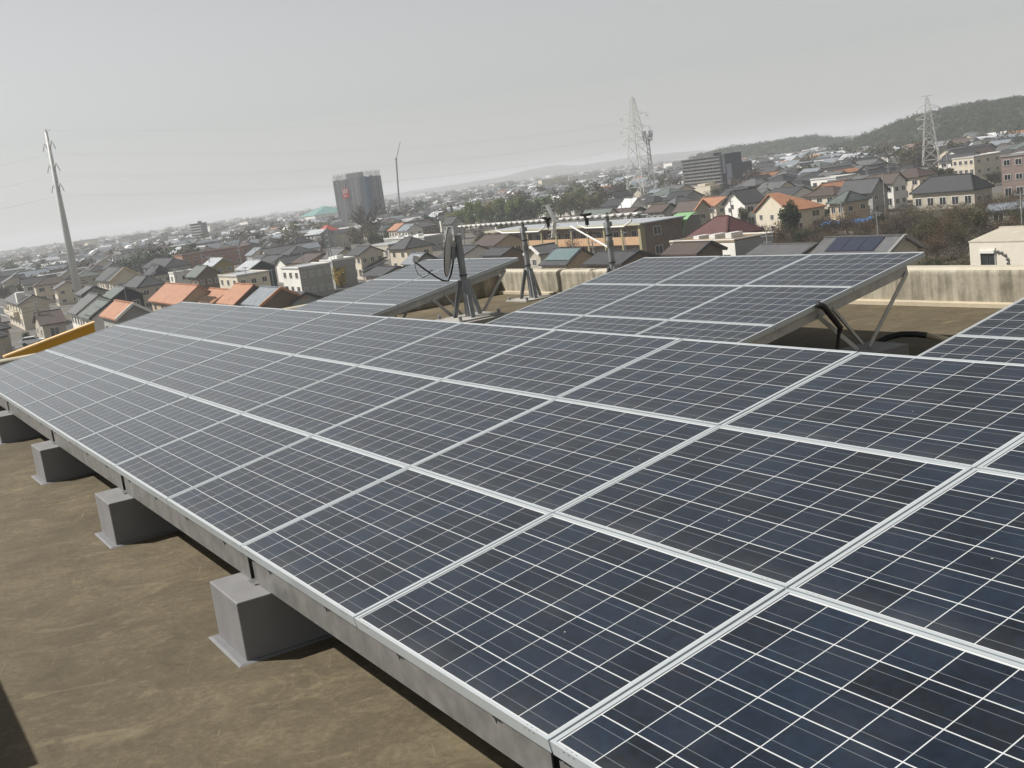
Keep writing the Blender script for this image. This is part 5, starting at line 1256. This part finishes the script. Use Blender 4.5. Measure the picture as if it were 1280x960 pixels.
for kind, x, y, h, wd in TREES:
    i = cnt.get(kind, 0); cnt[kind] = i + 1
    rot = tg.uniform(0, 6.28)
    if kind == 'evergreen':
        if i == 15: tree('round_tree', 'dark round evergreen tree in front of the big orange roof', 'darkround', x, y, h, wd, rot)
        else: tree('evergreen_tree', 'bushy green tree of the row beyond the tan-balcony apartment block', ('evergreen0', 'evergreen1', 'evergreen2')[tg.choice((0, 0, 1, 1, 2))], x, y, h*tg.uniform(.95, 1.2), wd*1.45, rot, 'green trees in a row beyond the apartment block')
    elif kind == 'thicket': tree('thicket_tree', 'leafless brown tree of the thicket behind the nine-panel array', f'thicket{tg.choice((0, 0, 1, 2))}', x, y, h*1.05, wd*1.1, rot, 'brown thicket trees')
    elif kind == 'dusky':
        if i < 3: tree('bare_tree', 'dusky leafless tree left of the tall white pylon foot', 'dusky', x, y, h, wd, rot, 'dusky trees at the pylon foot')
        else: tree('garden_tree', 'leafless brown tree behind the modern white house', 'dusky', x, y, h*1.05, wd, rot, 'leafless trees behind the modern white house')
    else:
        key = {'bare': f'bare{i}', 'bushgreen': f'bushgreen{i % 2}', 'darkround': 'darkround', 'yellow': 'yellow'}[kind]
        tree({'bare': 'bare_tree', 'bushgreen': 'shrub', 'darkround': 'round_tree', 'yellow': 'flowering_shrub'}[kind], SPLAB[kind][i], key, x, y, h, wd, rot, cat='tree' if kind in ('bare', 'darkround') else 'shrub')

# ------------------------------------------------------------------ the other houses of the neighbourhood, out to about 480 m
CAMXY = Vector((2.7, -1.54)); FWD = Vector((-.863, .505)); RGT = Vector((.505, .863))
OBST = [(x, y, r_) for x, y, r_ in FOOT]; ax_, ay_ = HD['apartment'][:2]
FV = [('grey', 'gable', 'cream', 'grey'), ('dark', 'hip', 'beige', 'dark'), ('dark', 'gable', 'white', 'dark'), ('brown', 'hip', 'cream', 'brown'), ('black', 'gable', 'grey', 'black'), ('blue-grey', 'gable', 'white', 'bluegrey'),
      ('orange', 'gable', 'cream', 'orange'), ('grey', 'hip', 'brown', 'grey'), ('pale', 'flat', 'white', 'pale'), ('green-grey', 'hip', 'beige', 'green'), ('black', 'hip', 'cream', 'black'), ('brown', 'gable', 'tan', 'brown')]
FILL = [
    (-533.0, 71.9, 2, 84.8, 1.05, 1.04), (-520.9, 72.9, 9, -0.2, 0.83, 1.0), (-511.3, 86.8, 5, 86.6, 1.05, 1.03), (-508.6, 101.4, 2, -4.1, 1.07, 0.89), (-498.9, 85.8, 2, -1.9, 1.06, 0.96),
    (-499.9, 102.8, 0, -3.3, 1.06, 1.01), (-485.2, 86.0, 4, -0.1, 0.92, 1.03), (-474.3, 71.8, 5, 85.6, 1.07, 1.04), (-458.7, 72.6, 0, -4.9, 0.91, 0.91), (-458.1, 86.7, 8, -3.0, 0.98, 0.99),
    (-461.2, 142.7, 2, -3.2, 0.94, 1.01), (-458.2, 172.7, 11, 84.0, 1.0, 0.94), (-447.3, 59.0, 4, 87.4, 0.97, 1.01), (-448.8, 75.1, 10, 88.5, 1.04, 0.94), (-447.3, 88.3, 3, -0.9, 0.85, 0.96),
    (-446.1, 131.9, 3, -3.5, 1.01, 1.01), (-448.1, 158.7, 1, -1.1, 1.07, 0.99), (-448.0, 215.3, 5, -5.9, 0.84, 0.93), (-433.5, 58.2, 0, -2.9, 1.02, 1.04), (-436.9, 72.0, 8, -0.5, 1.04, 0.99),
    (-437.4, 87.6, 10, -0.4, 1.07, 0.92), (-436.4, 145.5, 4, -3.7, 1.11, 0.94), (-436.0, 155.8, 2, -2.4, 1.06, 0.85), (-423.9, 60.6, 4, -1.6, 0.93, 0.84), (-422.7, 90.1, 4, -4.7, 0.87, 1.02),
    (-422.7, 213.2, 1, -3.1, 0.97, 0.96), (-411.3, 72.5, 0, -5.1, 0.96, 0.99), (-409.7, 144.1, 2, -6.0, 0.83, 0.99), (-412.1, 211.8, 1, -2.0, 1.0, 1.01), (-399.7, 74.2, 10, 86.2, 1.06, 0.91),
    (-398.9, 141.9, 7, -1.7, 1.12, 0.88), (-395.5, 186.8, 4, -5.4, 0.86, 0.9), (-396.1, 311.6, 0, 87.2, 0.9, 0.83), (-387.0, 59.1, 2, 88.3, 1.03, 0.98), (-385.4, 73.2, 9, -3.3, 1.01, 0.96),
    (-383.5, 145.7, 10, -5.6, 1.07, 1.05), (-370.9, 128.7, 7, -0.1, 1.11, 0.9), (-373.9, 188.2, 11, 88.6, 0.98, 1.0), (-360.2, 58.5, 3, 84.8, 1.02, 1.0), (-358.8, 174.1, 6, -5.7, 0.86, 1.05),
    (-362.4, 184.4, 7, 88.6, 0.85, 0.97), (-359.5, 269.9, 4, 87.7, 0.85, 1.0), (-349.8, 61.6, 3, 89.3, 0.83, 0.84), (-348.3, 172.6, 5, -3.1, 0.83, 0.99), (-349.5, 282.0, 5, -4.7, 0.93, 0.87),
    (-349.6, 353.0, 9, -0.4, 0.82, 0.96), (-348.2, 367.0, 9, -3.8, 1.06, 1.03), (-334.8, 57.7, 0, -4.6, 0.85, 0.86), (-336.6, 114.8, 5, -5.3, 0.86, 1.02), (-336.8, 129.4, 5, 86.3, 0.86, 0.9),
    (-332.9, 269.7, 5, -1.7, 1.04, 0.9), (-320.6, 115.7, 0, 86.3, 1.01, 0.99), (-322.2, 255.5, 10, -2.4, 0.83, 0.83), (-322.9, 268.1, 0, -4.0, 1.11, 1.02), (-323.3, 313.0, 6, 85.2, 1.12, 0.96),
    (-321.4, 323.9, 0, -1.6, 0.99, 0.98), (-320.5, 339.8, 11, -1.8, 0.97, 0.86), (-322.9, 354.8, 9, 89.1, 1.0, 0.99), (-325.0, 381.2, 8, -2.1, 0.85, 0.9), (-320.1, 437.7, 2, 88.6, 0.88, 1.04),
    (-312.3, 117.7, 1, -2.0, 1.01, 0.93), (-310.6, 254.1, 9, -1.1, 1.09, 0.98), (-310.6, 297.2, 4, 89.1, 0.86, 0.94), (-308.8, 310.3, 4, -1.4, 0.93, 0.98), (-308.3, 341.6, 10, -2.9, 0.89, 0.93),
    (-310.6, 354.5, 2, 86.1, 0.96, 1.0), (-309.3, 411.8, 4, -3.8, 0.93, 0.98), (-299.3, 30.3, 4, 84.2, 0.98, 0.89), (-296.0, 101.8, 2, -3.9, 0.82, 0.91), (-299.4, 243.0, 8, 84.2, 1.1, 0.83),
    (-300.0, 284.4, 11, -4.9, 1.05, 0.83), (-297.4, 296.7, 7, -2.6, 0.98, 1.0), (-295.2, 382.5, 10, -3.8, 1.0, 1.03), (-297.5, 409.3, 0, -0.4, 1.04, 1.01), (-297.5, 424.6, 4, -3.4, 1.07, 0.97),
    (-285.1, 102.0, 2, -1.7, 1.0, 0.86), (-283.6, 212.9, 4, -3.7, 1.06, 1.0), (-286.9, 228.7, 10, -2.9, 0.87, 0.85), (-283.5, 268.2, 7, -0.8, 1.08, 0.93), (-284.3, 283.4, 1, 88.6, 1.06, 0.93),
    (-283.5, 296.0, 5, -3.5, 0.84, 1.02), (-286.1, 313.3, 2, -3.4, 1.06, 1.01), (-286.9, 327.8, 0, -1.8, 0.94, 0.99), (-270.5, 102.6, 2, 87.9, 1.09, 0.84), (-272.6, 284.1, 2, -5.0, 0.92, 0.91),
    (-274.9, 298.7, 2, 86.0, 1.11, 0.96), (-270.4, 314.0, 1, -1.0, 1.01, 0.91), (-272.1, 356.2, 0, 88.2, 1.01, 1.03), (-273.2, 384.4, 5, -1.0, 0.86, 1.02), (-273.0, 395.0, 1, 84.0, 1.05, 0.91),
    (-259.4, 102.1, 11, -0.9, 1.08, 0.87), (-257.5, 216.2, 4, -0.1, 0.97, 1.03), (-257.7, 255.3, 10, -5.3, 1.06, 1.04), (-258.9, 272.0, 10, -3.9, 1.11, 0.94), (-259.8, 284.6, 6, 89.2, 1.05, 0.9),
    (-261.3, 297.5, 0, -0.3, 0.83, 0.91), (-259.1, 352.1, 4, -0.8, 1.02, 1.03), (-260.4, 367.9, 3, -0.8, 0.88, 0.9), (-260.7, 383.6, 4, -2.1, 1.02, 0.87), (-248.8, 104.2, 0, -4.6, 0.85, 0.96),
    (-245.7, 226.6, 2, -1.8, 0.9, 0.89), (-245.2, 255.0, 2, -5.7, 1.11, 0.87), (-250.0, 269.5, 0, -0.2, 0.88, 0.92), (-246.2, 284.4, 4, 84.9, 0.96, 0.95), (-248.4, 328.4, 2, 87.6, 0.95, 1.03),
    (-249.7, 338.1, 11, 85.4, 0.94, 0.97), (-247.8, 354.2, 0, -0.5, 0.91, 0.87), (-236.3, 241.1, 10, -2.0, 1.03, 0.85), (-235.2, 258.1, 0, 88.8, 0.92, 0.86), (-233.2, 269.1, 1, -0.4, 1.01, 0.93),
    (-235.2, 311.1, 2, -2.5, 1.11, 0.9), (-233.5, 324.7, 8, -3.0, 1.08, 0.87), (-224.4, 187.3, 7, 88.4, 0.82, 1.03), (-220.3, 216.4, 0, -3.7, 0.89, 1.05), (-224.1, 227.0, 7, -0.4, 0.83, 0.83),
    (-223.6, 241.4, 8, -3.3, 0.93, 1.04), (-224.7, 258.1, 4, 85.4, 1.1, 0.92), (-220.6, 313.9, 1, -3.8, 1.12, 0.84), (-222.9, 326.8, 9, -5.1, 1.08, 1.04), (-209.7, 185.7, 6, -4.5, 0.95, 0.93),
    (-210.7, 200.3, 0, -4.3, 0.89, 0.95), (-210.4, 215.4, 9, -1.3, 0.84, 0.86), (-208.2, 227.9, 0, -0.5, 0.89, 0.84), (-211.8, 258.3, 10, -2.2, 1.01, 0.93), (-212.0, 313.4, 1, -4.3, 0.96, 1.0),
    (-197.3, 18.6, 1, 84.6, 0.99, 0.95), (-199.1, 118.0, 11, -2.4, 0.98, 0.95), (-199.6, 200.5, 2, -2.1, 0.97, 0.93), (-197.4, 214.2, 6, 88.5, 0.99, 0.88), (-197.4, 227.2, 0, -0.9, 1.0, 0.92),
    (-195.5, 241.1, 0, -1.8, 0.82, 0.9), (-185.5, 17.5, 1, -5.3, 1.02, 0.9), (-185.8, 102.9, 2, -3.8, 1.03, 0.9), (-187.4, 201.0, 3, -1.2, 0.99, 0.83), (-186.6, 215.4, 3, -0.1, 0.98, 0.96),
    (-186.6, 229.1, 3, -2.0, 0.91, 0.97),
]
GARDEN = [
    (-173.7, 183.9, 3.7, 4.0, 1), (-365.0, 165.4, 7.3, 2.7, 1), (-303.0, 173.5, 4.4, 5.0, 0), (-251.3, 135.2, 5.3, 4.6, 2), (-226.7, 290.2, 4.9, 4.5, 1), (-400.9, 113.7, 4.7, 3.3, 0),
    (-425.0, 53.0, 5.8, 5.3, 1), (-296.6, 177.1, 5.1, 3.2, 2), (-335.4, 190.9, 4.4, 4.2, 3), (-275.4, 167.4, 5.7, 5.1, 0), (-168.4, 216.0, 6.9, 2.9, 3), (-403.3, 228.0, 6.1, 4.7, 2),
    (-338.5, 172.6, 4.9, 4.9, 0), (-398.0, 50.1, 5.4, 2.7, 0), (-365.3, 167.4, 6.0, 5.3, 2), (-435.5, 103.6, 4.8, 3.5, 2), (-216.2, 123.8, 7.1, 4.0, 2), (-231.5, 291.9, 5.6, 4.1, 0),
    (-342.7, 304.7, 3.7, 5.4, 2), (-336.9, 309.0, 6.5, 3.8, 2), (-389.5, 203.8, 4.9, 3.4, 1), (-361.5, 168.2, 6.1, 4.0, 1), (-343.1, 266.3, 6.3, 3.4, 3), (-375.3, 177.9, 7.3, 3.8, 2),
    (-263.7, 244.4, 6.9, 4.0, 0), (-165.2, 112.4, 6.5, 3.6, 0), (-368.8, 50.4, 7.3, 3.0, 2), (-179.9, 251.3, 3.7, 4.2, 0), (-384.9, 92.2, 4.8, 5.1, 0), (-405.8, 217.0, 6.5, 2.9, 1),
    (-290.7, 254.4, 5.4, 4.0, 0), (-232.6, 288.9, 6.1, 5.2, 0), (-302.8, 129.0, 7.0, 3.4, 1),
]
LM = [('the yellow fin wall', -205, 35), ('the monopole foot', MONOPOLE[0], MONOPOLE[1]), ('the white car', -216, 29), ('the modern white house', *HD['modern'][:2]), ('the big bare tree', -310, 108), ('the white cube house', *HD['white_cube'][:2]),
      ('the black-gabled house', *HD['black_gable'][:2]), ('the olive-gabled house', *HD['olive_gable'][:2]), ('the long warehouse', *HD['warehouse'][:2]), ('the tall white pylon', PYLON[0], PYLON[1]), ('the dark apartment slab', SLAB[0], SLAB[1]), ('the big orange roof', *HD['orange_big'][:2]),
      ('the white steep gable', *HD['white_gable'][:2]), ('the far pale pylon', PYLON2[0], PYLON2[1]), ('the big traditional roof', *HD['big_trad'][:2]), ('the balcony apartment block', ax_, ay_), ('the brick-coloured row', -425, 127), ('the tan-edged house', *HD['tan_verge'][:2]), ('the green tree row', -420, 215), ('the thin light pole', PP['p13'].x, PP['p13'].y)]
NTH = ['nearest', 'second nearest', 'third nearest', 'fourth nearest', 'fifth nearest', 'sixth nearest', 'seventh nearest', 'eighth nearest', 'ninth nearest', 'tenth nearest', 'eleventh nearest', 'twelfth nearest']
keep = list(enumerate(FILL))
buck = {}
for i, c in keep:
    d = sorted((((c[0] - l[1])**2 + (c[1] - l[2])**2)**.5, l[0]) for l in LM)[0]; buck.setdefault((c[2], d[1]), []).append((d[0], i))
flab = {}
for (v, lm), lst in buck.items():
    lst.sort(); f_ = FV[v]; kd = {'gable': 'gable', 'hip': 'hip', 'flat': 'flat'}[f_[1]]
    for k, (d, i) in enumerate(lst): flab[i] = f'{NTH[min(k, 11)]} {f_[0]} {kd}-roofed {f_[2]}-walled small house to {lm}'
fprot = {}
for i, (x, y, v, yaw, sc, zs) in keep:
    f_ = FV[v]
    if v not in fprot:
        o, rf = house('small_house', flab[i], 'house', x, y, yaw, 10.6, 8.2, 5.5 if f_[1] != 'flat' else 6.2, {'gable': 1.9, 'hip': 2.0, 'flat': 0}[f_[1]], f_[1], 1, f_[2], f_[3], (3, 1), (2, 1), group='small houses of the neighbourhood'); fprot[v] = o
    else: o = copy_tree(fprot[v])
    o.location = (x, y, ZG); o.rotation_euler = (0, 0, R_(yaw)); o.scale = (sc, sc*.97, zs)
    tag(o, flab[i], 'house', 'small houses of the neighbourhood')

GK = (('garden_tree', 'dusky', 'leafless brown garden tree among the small houses'), ('garden_tree', 'bushgreen0', 'dark green garden tree among the small houses'), ('garden_tree', 'bushgreen1', 'olive-green garden tree among the small houses'), ('garden_tree', 'thicket1', 'half-bare olive garden tree among the small houses'))
for x, y, h, wd, k in GARDEN: tree(GK[k][0], GK[k][2], GK[k][1], x, y, h, wd, (x*7.3) % 6.28, GK[k][2].replace(' tree', ' trees'))

# ------------------------------------------------------------------ beyond: town, trees and hills that read as one mass
drg = np.random.default_rng(8)
def dist_town():
    pal_w = [WALL[k] for k in ('cream', 'white', 'white', 'grey', 'beige')]; pal_r = [ROOF[k] for k in ('grey', 'dark', 'bluegrey', 'brown', 'bluegrey', 'orange', 'white', 'pale')]
    mats = pal_w + pal_r; mb = MB()
    wr = [.26, .18, .14, .08, .12, .02, .08, .14]
    N = 12000
    u = drg.random(N); f = (470**1.15 + u*(4600**1.15 - 470**1.15))**(1/1.15); px = drg.uniform(-80, 1360, N)
    for i in range(N):
        s = (px[i] - 640)/1430*f[i]; x = CAMXY.x + FWD.x*f[i] + RGT.x*s; y = CAMXY.y + FWD.y*f[i] + RGT.y*s
        if any((x - q[0])**2 + (y - q[1])**2 < q[2]**2 for q in ((-700, 330, 8), (-632, 283, 18), (-661, 322, 7), (-785, 230, 9), (-596, 142, 17), (-588, 128, 11), (-1010, 415, 34), (-368, 321, 28), (CELLTOWER[0], CELLTOWER[1], 5), (-425, 127, 16))): continue
        if f[i] < 525 and 840 < px[i] < 940: continue
        if px[i] > 1080 and f[i] > 620 and drg.random() < .8: continue
        big = f[i] > 1000 and drg.random() < .012; L = drg.uniform(8, 14)*(2.4 if big else 1); W = drg.uniform(6.5, 9)*(1.5 if big else 1); h = drg.uniform(4.6, 6.4)*(drg.uniform(1.3, 2.6) if big else 1); r = 0.05 if big else drg.uniform(1.4, 2.4)
        a = R_(-3 + (90 if drg.random() < .4 else 0) + drg.normal(0, 5 + f[i]/250)); ca, sa = math.cos(a), math.sin(a)
        T = lambda X, Y, Z: (x + X*ca - Y*sa, y + X*sa + Y*ca, ZG + Z)
        l, w_ = L/2, W/2; wm = int(drg.choice(5, p=[.3, .28, .18, .16, .08])); rm = 5 + int(drg.choice(8, p=np.array(wr)/sum(wr)))
        if big: rm = 5 + int(drg.choice([0, 6, 7]))
        li, wi = l - .4, w_ - .4
        v = [T(-li, -wi, 0), T(li, -wi, 0), T(li, wi, 0), T(-li, wi, 0), T(-li, -wi, h), T(li, -wi, h), T(li, wi, h), T(-li, wi, h), T(-li, 0, h + r*.9), T(li, 0, h + r*.9)]
        mb.add(v, [(0, 1, 5, 4), (2, 3, 7, 6), (1, 2, 6, 9, 5), (3, 0, 4, 8, 7)], wm)
        v = [T(-l, -w_, h - .1), T(l, -w_, h - .1), T(l, w_, h - .1), T(-l, w_, h - .1), T(-l, 0, h + r), T(l, 0, h + r)]
        mb.add(v, [(0, 1, 5, 4), (2, 3, 4, 5), (1, 0, 4, 5) if False else (0, 3, 2, 1)], rm)
    return mb.build('distant_town', mats, fix=False)
tag(dist_town(), 'hazy spread of far-off houses and blocks reaching to the horizon', 'town', kind='stuff')
def blob_trees(name, pts, mats, seed, nq=16, qs=1.0, thin=1.0):
    rg = np.random.default_rng(seed); mb = MB()
    for (x, y, w_, h, mi, z0) in pts:
        for q in range(int(5 + rg.integers(4))):
            cx, cy, cz = x + rg.normal(0, w_*.3), y + rg.normal(0, w_*.3), z0 + h*rg.uniform(.3, .85); r = w_*rg.uniform(.2, .38)
            for k in range(nq):
                v = rg.normal(size=3); v /= np.linalg.norm(v); p = np.array((cx, cy, cz)) + v*r*rg.uniform(.6, 1.1); t = np.cross(v, rg.normal(size=3)); t /= np.linalg.norm(t) + 1e-9; b = np.cross(v, t); s1, s2 = r*rg.uniform(.25, .5)*qs, r*rg.uniform(.2, .4)*qs*thin
                mb.add([p - t*s1, p + b*s2, p + t*s1, p - b*s2], [(0, 1, 2, 3)], mi)
    return mb.build(name, mats, fix=False)
pts = []
for i in range(900):
    f = (430 + (drg.random()**1.6)*2600); px = drg.uniform(-40, 1320); s = (px - 640)/1430*f
    if f < 540 and 835 < px < 945: continue
    pts.append((CAMXY.x + FWD.x*f + RGT.x*s, CAMXY.y + FWD.y*f + RGT.y*s, drg.uniform(5, 10)*(1 + f/3000), drg.uniform(5, 10)*(1 + f/6000), int(drg.choice(3)), ZG))
tag(blob_trees('distant_trees', pts, [M_LEAF['dark'], M_LEAF['olive'], M_LEAF['dusky']], 3, 36, .62, .8), 'scattered dark tree clumps among the far-off houses', 'trees', kind='stuff')

def hill(name, label, f0, px0, px1, f_depth, prof, seed, m, amp, step, wooded=True):
    """mound standing across the view at distance f0; prof = [(px, height above the plain)]"""
    rg = np.random.default_rng(seed); mb = MB(); nx = max(8, int((px1 - px0)/1430*f0/step)); ny = max(6, int(f_depth/step)); nx = min(nx, 150); ny = min(ny, 44)
    xs = [p[0] for p in prof]; hs = [p[1] for p in prof]
    bump = rg.normal(0, 1, (nx + 1, ny + 1))
    for i in range(nx + 1):
        px = px0 + (px1 - px0)*i/nx; H = float(np.interp(px, xs, hs))
        for j in range(ny + 1):
            t = j/ny; f = f0 + f_depth*t; s = (px - 640)/1430*(f0 + f_depth*.5); k = math.sin(math.pi*min(1, t*1.05 + .0))**.75 if 0 < t < 1 else 0
            mb.v.append((CAMXY.x + FWD.x*f + RGT.x*s, CAMXY.y + FWD.y*f + RGT.y*s, ZG - .5 + max(0, H*k + (amp*float(bump[i, j]) if k > .05 else 0))))
    for i in range(nx):
        for j in range(ny):
            a = i*(ny + 1) + j; mb.f.append((a, a + 1, a + ny + 2, a + ny + 1)); mb.m.append(0)
    o = mb.build(name, [m]); tag(o, label, kind='structure'); return o
M_WOOD = mat('wooded_slope', (0.034, 0.048, 0.020), .95, .55, .05, detail=12)
M_FARW = mat('far_wooded_ridge', (0.035, 0.045, 0.028), .95, .4, .02, detail=10)
hill('wooded_hill', 'wooded hill at the right', 700, 1030, 1460, 330, [(1030, 0), (1075, 4), (1100, 8.5), (1140, 16), (1180, 21.5), (1225, 25), (1290, 25), (1400, 20), (1460, 2)], 2, M_WOOD, .55, 5)
hill('wooded_ridge', 'low wooded ridge', 1150, 880, 1090, 220, [(880, 0), (905, 14), (940, 17), (990, 17.5), (1040, 18), (1070, 12), (1090, 0)], 4, M_WOOD, .6, 8)
hill('far_hills', 'faint hills on the horizon', 4300, 430, 960, 900, [(430, 0), (520, 22), (600, 26), (660, 30), (700, 46), (722, 50), (760, 34), (840, 40), (900, 30), (960, 0)], 5, M_FARW, 1.2, 30)
hill('far_hills', 'faint wooded belt on the horizon at the left', 2600, -200, 420, 600, [(-200, 9), (0, 11), (150, 10), (260, 7), (420, 0)], 6, M_FARW, .8, 20)
hp = []
hr = np.random.default_rng(12)
for i in range(1500):
    px = hr.uniform(1040, 1340); t = hr.uniform(.03, .62); f = 700 + 330*t; s = (px - 640)/1430*(700 + 165); H = float(np.interp(px, [1030, 1075, 1100, 1140, 1180, 1225, 1290, 1400], [0, 4, 8.5, 16, 21.5, 25, 25, 18])); k = math.sin(math.pi*t*1.05)**.75
    hp.append((CAMXY.x + FWD.x*f + RGT.x*s, CAMXY.y + FWD.y*f + RGT.y*s, hr.uniform(5, 8), hr.uniform(4, 6.5), int(hr.choice(3, p=(.45, .35, .2))), ZG + H*k - 3.2))
for i in range(420):
    px = hr.uniform(890, 1080); t = hr.uniform(.05, .6); f = 1150 + 220*t; s = (px - 640)/1430*1260; H = float(np.interp(px, [880, 905, 940, 990, 1040, 1070, 1090], [0, 14, 17, 17.5, 18, 12, 0])); k = math.sin(math.pi*t*1.05)**.75
    hp.append((CAMXY.x + FWD.x*f + RGT.x*s, CAMXY.y + FWD.y*f + RGT.y*s, hr.uniform(7, 11), hr.uniform(5, 8), int(hr.choice(3, p=(.5, .35, .15))), ZG + H*k - 4))
tag(blob_trees('hill_woods', hp, [M_LEAF['hill'], M_LEAF['hill_b'], M_LEAF['hill']], 7, 26, .6, .9), 'dense wood covering the hill and ridge at the right', 'woods', kind='stuff')

up_ = []
ur = np.random.default_rng(31)
for i in range(520):
    px = ur.uniform(868, 1300); f = ur.uniform(128, 236) if px > 1020 else ur.uniform(140, 215); s = (px - 640)/1430*f
    x, y = CAMXY.x + FWD.x*f + RGT.x*s, CAMXY.y + FWD.y*f + RGT.y*s
    if any((x - o_[0])**2 + (y - o_[1])**2 < (o_[2] + .5)**2 for o_ in OBST[:len(FOOT)]): continue
    up_.append((x, y, ur.uniform(1.6, 3.4), ur.uniform(1.0, 3.2), int(ur.choice(4, p=(.4, .3, .22, .08))), ZG))
tag(blob_trees('undergrowth', up_, [M_LEAF['brown'], M_LEAF['dusky'], M_LEAF['olive'], M_LEAF['dark']], 17, 40, .5, .35), 'tangled brown undergrowth on the waste ground behind the nine-panel array', 'undergrowth', kind='stuff')

# ------------------------------------------------------------------ air
mb = MB(); mb.box(-8600, 8600, -8600, 8600, ZG - 1.2, 52)
hz = bpy.data.materials.new('haze_air'); hz.use_nodes = True; nt = hz.node_tree
for n in list(nt.nodes): nt.nodes.remove(n)
ho = nt.nodes.new('ShaderNodeOutputMaterial'); pv = nt.nodes.new('ShaderNodeVolumePrincipled')
pv.inputs['Color'].default_value = (0.95, 0.975, 1.0, 1); pv.inputs['Density'].default_value = HAZE; pv.inputs['Anisotropy'].default_value = 0.1
nt.links.new(pv.outputs[0], ho.inputs['Volume'])
tag(mb.build('haze', [hz]), kind='stuff')
